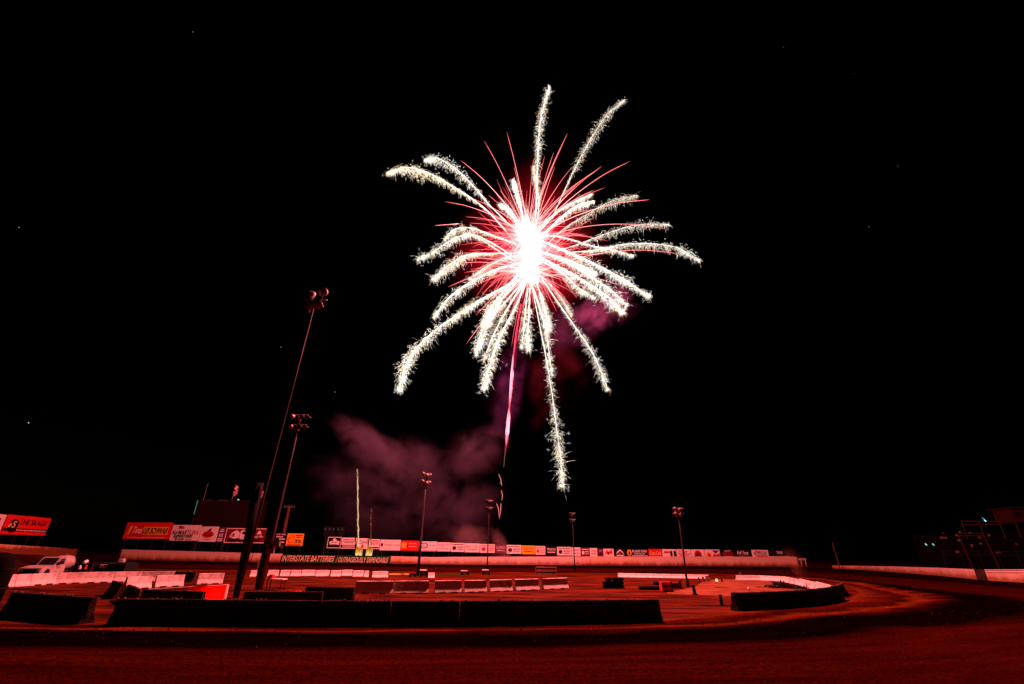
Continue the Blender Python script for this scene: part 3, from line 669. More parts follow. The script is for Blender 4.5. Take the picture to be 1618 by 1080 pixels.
q = MB(); q.box(-.7, .0, -.2, -.1, a.z + .15, a.z + .40); q.build('blue_status_lamp', glow('blue_lamp', (.12, .45, 1), 2.2), e)
q = MB(); q.box(L*.58, L*.58 + .22, -.2, -.1, zt + .12, zt + .32); q.build('top_lamp', glow('white_lamp', (.9, .9, 1), 1.3), e)
for f in (.05, .3): 
    q = MB(); q.box(L*f, L*f + 2.2, -.3, -.08, zt - .02, zt + .07); q.build('catwalk_rail', M['steel'], e)
def flagpole(x, yb, yt, lit, label):
    Y = SBY + .3; p = V(x, yb, Y); top = zat(p, yt); e = empty('flagpole', (p.x, Y, zt + .1), 0, label, 'flagpole', 'flagpoles on the large scoreboard')
    h = top - zt; q = MB(); q.tube([(0, 0, 0), (0, 0, h)], [.05, .03], 6); q.build('pole', M['steel'], e)
    if lit:
        q = MB(); rr = random.Random(int(x))
        N = 14
        pts = []
        for i in range(N + 1):
            f = i / N; wv = lit * math.sin(min(1, f * 1.6) * math.pi * .6) * (1 - .3 * f) + rr.uniform(-.05, .05)
            pts.append((f, wv))
        for i in range(N):
            f0, w0 = pts[i]; f1, w1 = pts[i+1]; z0 = h - f0 * h * .75; z1 = h - f1 * h * .75
            for s_ in (0, 1):
                x0a, x1a = (0, .5) if s_ == 0 else (.5, 1)
                dy = lambda f, u: .16 * math.sin(f * 15 + u * 4)
                q.face([(.04 + w0*x0a, dy(f0, x0a), z0), (.04 + w0*x1a, dy(f0, x1a), z0), (.04 + w1*x1a, dy(f1, x1a), z1), (.04 + w1*x0a, dy(f1, x0a), z1)], mi=(1 if (i // 2 + s_) % 2 else 0))
        q.build('hanging_flag', [M['white'], M['red']], e, recalc=False)
flagpole(321.5, 789, 763.5, 0, 'bare flagpole at the left end of the large scoreboard')
flagpole(365.5, 792.5, 765.5, 1.1, 'flagpole with a drooping red and white flag, middle of the large scoreboard')
flagpole(409.5, 796, 775, .9, 'flagpole with a short red and white flag at the right end of the large scoreboard')

SY = G(528, 889).y + 10; a = V(510, 846, SY); b = V(543, 847, SY); L = b.x - a.x; zt2 = zat(a, 831)
e = empty('scoreboard', (a.x, SY, 0), 0, 'small black scoreboard with five dim lamps above the middle signs', 'scoreboard')
q = MB(); q.box(0, L, 0, .5, a.z, zt2); q.build('cabinet', M['black'], e)
for f in (.15, .85):
    q = MB(); q.box(L*f - .12, L*f + .12, .1, .4, 0, a.z); q.build('post', M['dsteel'], e)
for i in range(5):
    q = MB(); zc = a.z + .6*(zt2 - a.z); xc = L*(.08 + .2*i); q.tube([(xc, -.1, zc), (xc + .04, -.1, zc + .3)], .06, 6); q.build('lamp', glow('dim_lamp', (.5, .6, .6), .22), e)

# wooden utility pole with crossarm
UY = G(448, 888).y + 4; p = V(445, 858, UY); p2 = V(457.5, 799, UY); e = empty('utility_pole', (p.x, UY, 0), 0, 'wooden utility pole with one crossarm behind the signs', 'utility pole')
q = MB(); q.tube([(0, 0, 0), ((p2.x - p.x)*.15, 0, p.z), (p2.x - p.x, 0, p2.z)], [.42, .38, .26], 10); q.build('pole', M['wood'], e)
q = MB(); q.box(p2.x - p.x - 1.3, p2.x - p.x + 1.2, -.12, .12, p2.z - .35, p2.z - .1); q.build('crossarm', M['wood'], e)
for i in (-1.1, -.4, .5, 1.05):
    q = MB(); q.tube([(p2.x-p.x+i, 0, p2.z - .1), (p2.x-p.x+i, 0, p2.z + .12)], [.08, .05], 8); q.build('insulator', M['lamp_glass'], e)

# ------------------------------------------------------------------ floodlight poles
def can(mb, c, d, r, L, n=14):
    """round floodlight: reflector can opening along d"""
    c = Vector(c); d = Vector(d).normalized()
    mb.tube([c - d*L, c - d*L*.75, c - d*L*.3, c], [r*.25, r*.55, r*.9, r], n)
def light_pole(xb, yb, xt, yt, r0, r1, heads, label, mast=None, lean=0, mat='polesteel', arm=1.0, boxes=()):
    b = G(xb, yb); d = math.hypot(b.x, b.y)
    # the head is where the sight line meets the vertical plane through the foot; a slight lean is real
    T = V(xt, yt, b.y); top = Vector((T.x, b.y, T.z))
    e = empty('light_pole', (b.x, b.y, 0), 0, label, 'light pole', 'floodlight poles round the infield')
    tl = top - b; 
    q = MB(); q.tube([(0, 0, 0), tuple(tl * .33), tuple(tl * .66), tuple(tl)], [r0, r0*.8, r0*.35 + r1*.65, r1], 12); q.build('pole', M[mat], e, smooth=True)
    if mast:
        f, mr0, mr1, off = mast
        q = MB(); q.tube([(off[0], off[1], 0), tuple(tl * f * .5 + Vector(off[2])), tuple(tl * f + Vector(off[3]))], [mr0, (mr0+mr1)/2, mr1], 14); q.build('wooden_stub', M['rubber'], e, smooth=True)
    for (f, x, y, w_, h_) in boxes:
        c = tl * f; q = MB(); q.box(c.x + x, c.x + x + w_, y, y + .3, c.z, c.z + h_); q.build('switch_box', M['steel'], e)
    for (dz, half) in sorted(set((h[0], h[1]) for h in heads)):
        q = MB(); q.tube([(tl.x - half, 0, tl.z + dz), (tl.x + half, 0, tl.z + dz)], .05, 6); q.build('crossarm', M['steel'], e)
    for (dz, half, x, y, z, dr, r, mt_) in heads:
        fl_ = MB(); can(fl_, (tl.x + x, y, tl.z + dz + z), dr, r, r * 1.3)
        h_ = fl_.build('floodlight', M['steel'] if mt_ == 'lamp_glass' else M['dsteel'], e, smooth=True)
        gl = MB(); dd = Vector(dr).normalized(); cc = Vector((tl.x + x, y, tl.z + dz + z)); o1 = dd.orthogonal().normalized(); o2 = dd.cross(o1)
        gl.face([cc + (o1*math.cos(i*math.pi/8) + o2*math.sin(i*math.pi/8)) * r*.93 - dd*.02 for i in range(16)])
        gl.build('lens', M[mt_], h_)
        bk = MB(); bk.tube([(tl.x + x, 0, tl.z + dz), (tl.x + x, y, tl.z + dz + z)], .03, 6); bk.build('bracket', M['steel'], h_)
    return e
# tall near pole on the left
light_pole(374, 944.5, 496, 486, .11, .04, [
    (.75, .95, .55, -.25, .62, (-.25, -.9, -.45), .42, 'lamp_glass'), (.75, .95, -.55, -.1, .35, (-.9, -.1, -.5), .40, 'lamp_glass'),
    (.15, .75, .35, -.3, 0, (.1, -.9, -.5), .44, 'lamp_glass'), (.15, .75, -.25, -.3, -.05, (-.2, -.9, -.45), .42, 'lamp_glass'), (.15, .75, -.62, .2, -.35, (-.8, .5, -.5), .25, 'dsteel')],
    'tallest light pole, at the left, with big round floodlights and a thick black base', mast=(.335, .14, .34, (-.14, .05, (-.34, .05, 0), (-.62, .05, 0))))
lamps8 = []
for row, dz in enumerate((0, -.85)):
    for i, x in enumerate((-.66, -.28, .24, .60)):
        lamps8.append((dz, .62, x * (.92 if row else 1), -.3 if i % 2 == 0 else .35, -.25, ((-.7 if i < 2 else .55), -.6 if i % 2 == 0 else .4, -.55), .24, 'lamp_glass' if i < 2 else 'dsteel'))
light_pole(410, 932, 476, 655.5, .20, .06, lamps8, 'second light pole from the left, with two rows of small floodlights and a black base',
    mast=(.33, .19, .26, (-.20, .05, (-.28, .05, 0), (-.30, .05, 0))), boxes=((.225, .05, -.3, .75, .35), (.21, -.15, -.3, .5, .3), (.185, -.1, -.3, .55, .5)))
def cluster(s, mt_): 
    out = []
    for row, dz in enumerate((0, -1.1)):
        for i, x in enumerate((-.5, -.2, .2, .5)):
            out.append((dz*.85, .5, x*s, (-.45, .35, -.3, .4)[i], (-.1, -.35, -.3, -.15)[i], ((x*1.2), (-.75, .5, -.8, .3)[i], -.45), .30*s, mt_))
    return out
light_pole(660, 909.5, 674.5, 748, .17, .07, cluster(.85, 'lamp_glass'), 'light pole in the smoke, left of the middle')
light_pole(769.5, 906, 773.2, 790.5, .10, .05, cluster(.75, 'dsteel'), 'light pole left of the rocket trail, partly in smoke', mat='dsteel')
light_pole(908.5, 903, 904, 810.5, .10, .05, cluster(.8, 'dsteel'), 'dim light pole right of the middle', mat='dsteel')
light_pole(1086.5, 927, 1071, 803, .11, .05, [(a_, .55, x*.75, y, z, dd, .18, mm) for (a_, b_, x, y, z, dd, r_, mm) in [(q_[0]*.5, q_[1], q_[2], q_[3]*.6, q_[4]*.6, q_[5], q_[6], q_[7]) for q_ in cluster(1.0, 'lamp_glass')]], 'slim light pole standing on the gravel at the right')

# ------------------------------------------------------------------ tank truck
tp = G(70, 915.5); e = empty('tank_truck', (tp.x, tp.y, 0), R(98), 'white tank truck behind the long left row of barriers', 'truck')
e.scale = (.82, .88, .97)
def prism(prof, y0, y1):
    q = MB(); n_ = len(prof); q.v = [(x, y0, z) for x, z in prof] + [(x, y1, z) for x, z in prof]; q.c = [None]*(2*n_)
    q.f = [tuple(range(n_))[::-1], tuple(range(n_, 2*n_))] + [(i, (i+1) % n_, n_ + (i+1) % n_, n_ + i) for i in range(n_)]; q.mi = [0]*len(q.f); return q
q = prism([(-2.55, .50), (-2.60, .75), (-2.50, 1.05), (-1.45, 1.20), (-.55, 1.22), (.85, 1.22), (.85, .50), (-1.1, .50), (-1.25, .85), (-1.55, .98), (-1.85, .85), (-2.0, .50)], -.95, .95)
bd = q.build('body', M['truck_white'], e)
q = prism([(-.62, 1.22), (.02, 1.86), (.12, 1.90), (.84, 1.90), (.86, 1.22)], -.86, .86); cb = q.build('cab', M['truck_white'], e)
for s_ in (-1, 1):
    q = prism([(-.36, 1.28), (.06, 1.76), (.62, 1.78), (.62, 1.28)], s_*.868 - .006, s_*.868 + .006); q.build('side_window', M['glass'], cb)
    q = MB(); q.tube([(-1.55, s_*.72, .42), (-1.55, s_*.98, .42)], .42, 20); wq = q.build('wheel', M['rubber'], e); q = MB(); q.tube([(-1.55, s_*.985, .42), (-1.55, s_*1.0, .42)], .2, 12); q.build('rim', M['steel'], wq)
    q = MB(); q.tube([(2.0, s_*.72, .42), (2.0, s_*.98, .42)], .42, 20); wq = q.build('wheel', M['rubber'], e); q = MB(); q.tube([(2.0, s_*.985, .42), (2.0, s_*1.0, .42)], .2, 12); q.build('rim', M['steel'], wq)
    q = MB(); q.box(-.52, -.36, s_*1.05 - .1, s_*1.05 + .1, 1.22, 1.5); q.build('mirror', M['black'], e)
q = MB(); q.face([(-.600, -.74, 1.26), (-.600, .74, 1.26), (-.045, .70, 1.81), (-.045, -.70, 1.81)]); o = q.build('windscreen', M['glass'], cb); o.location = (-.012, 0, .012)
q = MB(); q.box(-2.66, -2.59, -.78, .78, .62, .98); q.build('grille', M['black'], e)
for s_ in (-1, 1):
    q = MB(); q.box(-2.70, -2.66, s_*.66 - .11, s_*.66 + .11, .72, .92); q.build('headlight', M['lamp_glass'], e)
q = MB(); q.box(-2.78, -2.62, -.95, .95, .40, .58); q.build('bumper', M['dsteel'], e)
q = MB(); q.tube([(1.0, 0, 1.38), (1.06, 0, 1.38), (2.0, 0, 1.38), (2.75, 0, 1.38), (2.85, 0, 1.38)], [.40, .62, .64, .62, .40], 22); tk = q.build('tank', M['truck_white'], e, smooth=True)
q = MB(); q.tube([(1.9, 0, 2.0), (1.9, 0, 2.1)], .16, 12); q.build('filler_cap', M['steel'], tk)
q = MB(); q.box(.9, 3.1, -.9, .9, .52, .74); q.build('flatbed', M['dsteel'], e)
q = MB(); q.box(-.30, .02, -.962, -.952, .98, 1.02); q.build('door_handle', M['black'], e)

# low black trailer with lettering, cart, small clutter behind the left row
tp = G(148, 913.5); e = empty('trailer', (tp.x, tp.y, 0), R(3), 'low black trailer with slanted pale lettering behind the left row', 'trailer')
L = (G(196, 913.5) - tp).length; q = MB(); q.extrude([(0, .35), (0, 1.25), (.2, 1.35), (1.6, 1.35), (1.8, 1.25), (1.8, .35)], 0, L); q.build('body', M['black'], e)
for x_ in (.45, .6):
    q = MB(); q.tube([(L*x_, -.04, .32), (L*x_, .14, .32)], .32, 16); q.build('wheel', M['rubber'], e)
q = MB(); q.tube([(-1.0, .9, .45), (0, .9, .45)], .05, 6); q.build('drawbar', M['dsteel'], e)
o = lettering(e, 'SKAGIT', L*.20, 1.03, L*.30, .34, 'inkwhite', -.02, .5, .02); bpy.context.view_layer.update(); set_text(o, L*.30, .34)
tp = G(106, 913.5); e = empty('utility_cart', (tp.x, tp.y, 0), 0, 'dark cart with a few pale cans beside the tank truck', 'cart')
L = (G(142, 913.5) - tp).length
q = MB(); q.box(0, L, 0, 1.4, .35, .95); q.build('bed', M['black'], e)
q = MB(); q.box(.1*L, .95*L, .1, 1.3, .951, 1.32); q.build('load', M['rubber'], e)
for x_ in (.15, .8):
    q = MB(); q.tube([(L*x_, -.1, .3), (L*x_, .06, .3)], .3, 14); q.build('wheel', M['rubber'], e)
for i, (x_, z_) in enumerate(((.42, .96), (.5, .98), (.78, 1.0), (.62, 1.33))):
    q = MB(); q.tube([(L*x_, -.10, z_ - (.0 if z_ > 1.3 else .22)), (L*x_, -.10 if z_ < 1.3 else .2, z_ + .14)], .09 if i < 3 else .13, 10); q.build('can', M['inkwhite' if i % 2 else 'red'], e)
tp = G(171, 898); q = MB(); q.box(0, .6, 0, .5, 0, 1.0); q.box(.7, 1.5, 0, .4, 0, .75); q.box(.05, .55, -.02, .5, 1.0, 1.22)
q.build('equipment_case', M['conc_old'], loc=(tp.x + 1, tp.y, 0), label='small pale case standing on the far side of the black trailer', cat='case')

# padded black post very near the left edge
pb = G(-44, 989); q = MB(); r_ = .55
q.tube([(0, 0, 0), (0, 0, 2.0), (0, 0, 2.35), (0, 0, 2.55), (0, 0, 2.62)], [r_*.92, r_, r_*.9, r_*.6, .1], 28)
pp_ = q.build('padded_post', noisy('black_padding', (.002, .002, .002), (.005, .004, .004), 3, .95, .2), smooth=True, loc=(pb.x, pb.y, 0), label='round topped black padded post at the left picture edge', cat='post')
for z_ in (.5, 1.3, 2.0):
    q = MB(); q.tube([(0, 0, z_ - .03), (0, 0, z_ + .03)], r_*1.015, 28); q.build('strap', M['black'], pp_)

# ------------------------------------------------------------------ things on the infield
def bollard(x, yb, yt, w_, mat, label, lean=0.0, name='post', group='short posts on the infield'):
    p = G(x, yb); h = zat(p, yt); q = MB(); q.tube([(0, 0, 0), (lean*h*.5, 0, h*.5), (lean*h, 0, h), (lean*h, 0, h + .02)], [w_, w_*.95, w_*.9, w_*.5], 10)
    o = q.build(name, M[mat], loc=(p.x, p.y, 0), label=label, cat='post', group=group)
    q = MB(); q.tube([(0, 0, 0), (0, 0, .05)], w_*1.8, 12); q.build('base_plate', M['dsteel'], o); return o
def stand(px, py): p = G(px, py); return p
def sized(p, px_w, py_h, py):  # width and height at that point from the rows and columns it spans
    x, y = proj(p); 
    return (G(x + px_w, y) - p).length, zat(p, py)
mk = bollard(404.3, 915, 892, .035, 'rubber', 'thin dark stake with a pale box on top, between the two dark light poles')
mh = zat(G(404.3, 915), 889.5); q = MB(); q.box(-.13, .12, -.08, .08, mh - .42, mh); q.box(-.04, .16, -.09, .09, mh - .6, mh - .45); q.build('pale_box', M['inkwhite'], mk)
# folding table
tp = G(417, 932); e = empty('folding_table', (tp.x, tp.y, 0), R(-8), 'small table with a white top beside the second dark light pole', 'table')
q = MB(); q.box(0, 1.35, 0, .6, .70, .76); q.build('tabletop', M['inkwhite'], e)
for x_ in (.08, 1.22):
    for y_ in (.05, .5):
        q = MB(); q.box(x_, x_ + .05, y_, y_ + .05, 0, .70); q.build('leg', M['dsteel'], e)
q = MB(); q.box(.02, .38, .1, .45, .762, .98); q.box(.06, .30, .15, .4, .98, 1.03); q.build('flare_box', M['red'], loc=(tp.x + .02, tp.y, 0), rz=R(-8), label='red box on the left end of the small white table', cat='box')
# black boxes behind the middle row
def gearbox(x0, x1, yb, yt, label, lid='conc_old', name='equipment_box'):
    a, b = G(x0, yb), G(x1, yb); L = (b - a).length; h = zat(a, yt); e = empty(name, (a.x, a.y, 0), 0, label, 'box')
    q = MB(); q.box(0, L, 0, L*.6, .12, h*.84); q.build('body', M['black'], e)
    q = MB(); q.extrude([(-.04, h*.84), (-.04, h*.92), (L*.2, h), (L*.4, h), (L*.64, h*.92), (L*.64, h*.84)], -.04, L*.8); q.build('lid', M[lid], e)
    for f in (.12, .88):
        q = MB(); q.box(L*f - .12, L*f + .12, .05, .25, 0, .12); q.build('foot', M['dsteel'], e)
    q = MB(); q.box(L*.4, L*.6, -.05, -.01, h*.5, h*.56); q.build('handle', M['steel'], e)
gearbox(663, 675.5, 911, 899.5, 'black box with a pale lid right of the light pole in the smoke')
gearbox(646, 658, 911, 904.5, 'low dark box left of the light pole in the smoke', lid='dred')
gearbox(728, 741, 908, 901, 'dark box behind the middle row, right of the pale block')
gearbox(762, 774, 908, 899.5, 'dark box behind the middle row, beside the rocket trail')
def crate(x0, x1, yb, yt, mat, label, d=1.2, name='crate'):
    a, b = G(x0, yb), G(x1, yb); L = (b - a).length; h = zat(a, yt); e = empty(name, (a.x, a.y, 0), R(-6), label, 'crate', None)
    q = MB(); q.box(.03, L - .03, .03, d, .03, h - .03); q.build('panel', M[mat], e)
    q = MB(); t = .10
    for x_ in (0, L - t): q.box(x_, x_ + t, -.03, .03, 0, h)
    for z_ in (0, h*.48, h - t): q.box(t, L - t, -.028, .028, z_, z_ + t)
    q.build('batten', M['wood'], e)
crate(846, 878, 909, 895.5, 'wood', 'wide brown plywood crate behind the middle row, right of centre', 2.5)
crate(1047, 1062.5, 935, 919.2, 'red', 'red faced crate on the infield left of the gravel pad', 1.3)
crate(1062, 1073, 929.5, 920.5, 'wood', 'brown crate right behind the red faced crate', 1.2)
bollard(1098.5, 939.5, 924, .13, 'rubber', 'black leaning post at the near edge of the gravel pad', -.12)
bollard(1075, 929.5, 916, .16, 'wood', 'brown post right of the brown crate')
bollard(1088, 927, 913.5, .12, 'wood', 'brown post beside the slim light pole')
bollard(1104.8, 920.5, 912, .11, 'wood', 'first of three stubby posts along the pad edge')
bollard(1111.5, 919, 911, .14, 'wood', 'second of three stubby posts along the pad edge')
bollard(1118, 918, 909.6, .2, 'wood', 'third and fattest of the stubby posts along the pad edge')
bollard(1141, 919, 912.8, .09, 'rubber', 'tiny dark post on the pad right of the small lamp')
bollard(1141, 957, 939.5, .10, 'rubber', 'dark post left of the short dark row at the turn', -.03)
bollard(1170.5, 910.5, 904, .07, 'steel', 'thin pale post at the back wall of the gravel pad, left of a pair')
bollard(1173.5, 914.2, 907.5, .07, 'rubber', 'thin dark post at the back wall of the gravel pad, right of a pair')
bollard(1183.3, 931.5, 927.5, .06, 'inkwhite', 'small white stake on the gravel pad')
def tyre(c, r, tw, label, mat='rubber', axis='z'):
    q = MB(); n1, n2 = 22, 8
    for i in range(n1):
        a_ = 2*math.pi*i/n1
        for j in range(n2):
            b_ = 2*math.pi*j/n2; rr = r - tw*.5 + tw*.5*math.cos(b_); z = tw*.55*math.sin(b_)
            p = (rr*math.cos(a_), rr*math.sin(a_), z) if axis == 'z' else (rr*math.cos(a_), z, rr*math.sin(a_))
            q.v.append(p); q.c.append(None)
    for i in range(n1):
        for j in range(n2):
            q.f.append((i*n2+j, ((i+1) % n1)*n2+j, ((i+1) % n1)*n2+(j+1) % n2, i*n2+(j+1) % n2)); q.mi.append(0)
    return q.build('tyre', M[mat], smooth=True, loc=c, label=label, cat='tyre', group='black tyres lying on the infield')
tw = .26
words = ['first', 'second', 'third', 'fourth', 'fifth', 'sixth']
for i in range(6):
    p = G(957.5 + i*4.3 + (2 if i > 2 else 0), 929.2)
    for k_ in range(2 + (i % 2)):
        tyre((p.x, p.y, tw*.55 + k_*tw*1.1), .30, tw, 'black tyre, %s layer of the %s stack from the left on the infield' % (('bottom', 'middle', 'top')[k_], words[i]))
for i in range(5):
    p = G(1015 + i*6, 931.5); tyre((p.x, p.y, tw*.55), .36, tw, 'black tyre lying flat, %s of the row left of the red crate' % words[i])
p = G(1039, 930.5); tyre((p.x, p.y, tw*1.7), .34, tw, 'black tyre on top of the flat row left of the red crate')
# charred heap with a fuming mortar at the end of the infield
hp = G(1246, 929.5); q = MB(); rr = random.Random(3)
for i in range(70):
    x = rr.uniform(-2.4, 2.0); y = rr.uniform(-.6, 1.6); z = abs(rr.gauss(0, .16)) * (1 - abs(x) / 3); s_ = rr.uniform(.10, .5) * (1 - abs(x) / 4)
    c = Vector((x, y, max(.02, z))); t = Vector((rr.uniform(-1, 1), rr.uniform(-1, 1), rr.uniform(-.2, .9))).normalized() * s_
    q.tube([tuple(c - t), tuple(c + t)], [s_*rr.uniform(.08, .4), s_*.12], 5)
q.build('debris_heap', M['rubber'], loc=(hp.x, hp.y, 0), label='dark heap of charred debris at the end of the gravel pad', cat='debris')
mp_ = G(1241, 917.0); q = MB(); q.tube([(0, 0, 0), (0, 0, .5), (-.1, 0, 1.0)], [.35, .28, .12], 10); q.tube([(-.5, .1, 0), (0, 0, .8), (.6, .1, 0)], .06, 6); q.tube([(0, -.2, 0), (-.1, 0, 1.3)], .05, 6)
q.build('burnt_mortar', M['rubber'], loc=(mp_.x, mp_.y, 0), label='burnt firework mortar on a stand in front of the pale barriers at the turn', cat='mortar')
# a small glowing lamp on the pad
lp = G(1133, 920.6); e = empty('ground_lamp', (lp.x, lp.y, 0), 0, 'small glowing orange lamp on the gravel pad', 'lamp')
q = MB(); q.tube([(0, 0, 0), (0, 0, .06), (0, 0, .10)], [.14, .12, .05], 10); q.build('foot', M['dsteel'], e)
bpy.ops.mesh.primitive_ico_sphere_add(subdivisions=2, radius=.15, location=(0, 0, .24)); o = bpy.context.object; o.name = 'bulb'; o.parent = e; o.data.materials.append(glow('amber_bulb', (1, .50, .24), 1.6))
ld = bpy.data.lights.new('bulb_light', 'POINT'); ld.energy = 25; ld.color = (1, .4, .1); ld.shadow_soft_size = .15; lo_ = bpy.data.objects.new('bulb_light', ld); C.objects.link(lo_); lo_.parent = e; lo_.location = (0, -.1, .45)
# red hand flares burning on the ground behind the barriers
def flare(px, py, W_, label, z=.25):
    p = G(px, py); e = empty('road_flare', (p.x, p.y, 0), 0, label, 'flare', 'red flares burning on the ground')
    q = MB(); q.tube([(0, 0, 0), (0, 0, z)], .025, 8); q.build('stick', M['red'], e)
    q = MB(); q.tube([(0, 0, z), (0, 0, z + .02), (0, 0, z + .05)], [.02, .035, .005], 8); q.build('flame', glow('flare_flame', (1, .01, .005), 1.5), e)
    l_ = bpy.data.lights.new('flare_light', 'POINT'); l_.energy = W_; l_.color = (1, .0002, .0001); l_.shadow_soft_size = .08
    lo2 = bpy.data.objects.new('flare_light', l_); C.objects.link(lo2); lo2.parent = e; lo2.location = (0, 0, z + .12)
flare(333, 949.5, 260, 'red flare hidden behind the near row, lighting the bright red wall', .06)
flare(472, 934.2, 420, 'red flare between the dark barriers right of the second dark light pole', .06)

# ------------------------------------------------------------------ grandstand on the right
gp = G(1500, 905); 
def gx(px, Y): return V(px, 880, Y).x
GY = 88.0
e = empty('grandstand', (gx(1484, GY), GY, 0), R(-14), 'dim dark grandstand with railings and a light frame beyond the right wall', 'grandstand')
e.scale = (1.15, 1.15, 1.2)
q = MB()
for i in range(9):
    q.box(1.5 + i*.15, 34, 2 + i*1.05, 3.05 + i*1.05, 0, 2.1 + i*.42)
q.build('terrace', noisy('dark_bleacher', (.0012, .001, .001), (.004, .003, .003), 2, .9), e)
for i in range(9):
    q = MB(); q.box(2 + i*.15, 34, 2.2 + i*1.05, 2.5 + i*1.05, 2.28 + i*.42, 2.33 + i*.42)
    for k_ in range(16): q.box(2.4 + i*.15 + k_*1.95, 2.46 + i*.15 + k_*1.95, 2.3 + i*1.05, 2.36 + i*1.05, 2.1 + i*.42, 2.28 + i*.42)
    q.build('bench', flat('bench_board', (.012, .005, .005), .7) if i == 0 else bpy.data.materials['bench_board'], e)
q = MB()
for z_ in (3.0, 3.5): q.tube([(1.5, 1.8, z_ - .5), (34, 1.8, z_ - .5)], .03, 6)
for k_ in range(14): q.tube([(1.5 + k_*2.4, 1.8, 0), (1.5 + k_*2.4, 1.8, 3.0)], .03, 6)
q.build('front_railing', M['dsteel'], e)
q = MB()
for x_ in (4.6, 7.9): q.tube([(x_, 1.2, 0), (x_ - .5, 1.2, 5.4)], .07, 6)
for z_ in (5.1, 5.4): q.tube([(4.1, 1.2, z_), (7.4, 1.2, z_)], .07, 6)
q.build('light_frame', flat('red_oxide_steel', (.06, .012, .01), .5), e)
q = MB(); q.box(15, 19.5, 6, 10, 7.2, 9.2); q.box(14.6, 20, 5.6, 10.4, 9.2, 9.35); q.box(15.2, 15.4, 6.1, 6.3, 5, 7.2); q.box(19.1, 19.3, 6.1, 6.3, 5, 7.2); bx_ = q.build('press_box', flat('press_box_cladding', (.03, .010, .006), .7), e)
q = MB()
for k_ in range(3): q.box(15.4 + k_*1.35, 16.5 + k_*1.35, 5.97, 5.99, 8.0, 8.8)
q.build('window', M['glass'], bx_)
q = MB()
for z_ in (7.0, 7.5): q.tube([(9.5, 9, z_), (15, 9, z_)], .05, 6)
for x_ in (9.5, 12, 14.8): q.tube([(x_, 9, 4), (x_, 9, 7.5)], .04, 6)
q.build('top_railing', flat('pinkish_rail', (.09, .03, .03), .5), e)
rr = random.Random(5)
for i in range(26):
    x = rr.uniform(4, 26); r_ = rr.randint(1, 8)
    q = MB(); q.box(x, x + rr.uniform(.15, .4), 2.1 + r_*1.05, 2.4 + r_*1.05, 2.34 + r_*.42, 2.5 + r_*.42 + rr.uniform(0, .25)); q.build('seat_back', M['steel'] if i % 3 else M['dred'], e)
ss = lambda x, y, z, c, s_, nm_: MB().tube([(x, y, z), (x + .18, y, z - .22)], .07, 6).build(nm_, glow(nm_, c, s_), e)
ss(10.5, 5, 7.5, (.2, .8, 1), 2.0, 'cyan_lamp'); ss(10.35, 5, 7.8, (.1, .5, .9), .5, 'cyan_lamp_tail')
ss(1.2, 3, 4.0, (.1, .9, .6), 1.0, 'green_lamp_bar'); ss(.2, 3, 4.0, (.5, .9, .8), 1.0, 'pale_lamp')
o = lettering(e, 'MILK', 16.0, 2.55, 2.0, .5, 'inkgrey', 1.75, 0, .02); bpy.context.view_layer.update(); set_text(o, 2, .5)
lp = G(1326, 899); Y_ = lp.y + 2; p = V(1326, 893, Y_); t = V(1315, 857, Y_)
q = MB(); q.tube([(0, 0, 0), (0, 0, p.z), (t.x - p.x, 0, t.z)], [.12, .11, .06], 8); o = q.build('leaning_pole', M['wood'], loc=(p.x, Y_, 0), label='dim leaning pole at the left end of the right hand wall', cat='pole')
q = MB(); q.box(t.x - p.x - .3, t.x - p.x + .3, -.1, .1, t.z*.62, t.z*.62 + .4); q.build('lamp_box', M['dsteel'], o)

# ------------------------------------------------------------------ fireworks
BY = BURST.y
def catmull(P, n):
    P = [P[0] + (P[0] - P[1])] + P + [P[-1] + (P[-1] - P[-2])]; out = []
    m_ = len(P) - 3
    for i in range(n + 1):
        f = i / n * m_; k = min(int(f), m_ - 1); t = f - k; a, b, c, d = P[k:k+4]
        out.append(.5 * ((2*b) + (c - a)*t + (2*a - 5*b + 4*c - d)*t*t + (3*b - a - 3*c + d)*t*t*t))
    return out
fw = empty('firework_burst', BURST, 0, 'huge white and red firework burst in the black sky', 'firework')
M['glit'] = glow_attr('burning_glitter', 1.0)
M['streak'] = glow_attr('burning_red_star', 1.0)
PXM = BURST.length / FPX * 1.12     # metres that one photograph pixel spans at the burst
def col(c, s): return (c[0]*s, c[1]*s, c[2]*s)
WARM = (1.0, .74, .46); COOL = (.92, .93, 1.0); CREAM = (1.0, .91, .82)
def trail3(pts, dy):
    n_ = 44; L2 = catmull([Vector((x, y, 0)) for x, y in pts], n_)
    return [V(p.x, p.y, BY + dy * (i / n_)) for i, p in enumerate(L2)]
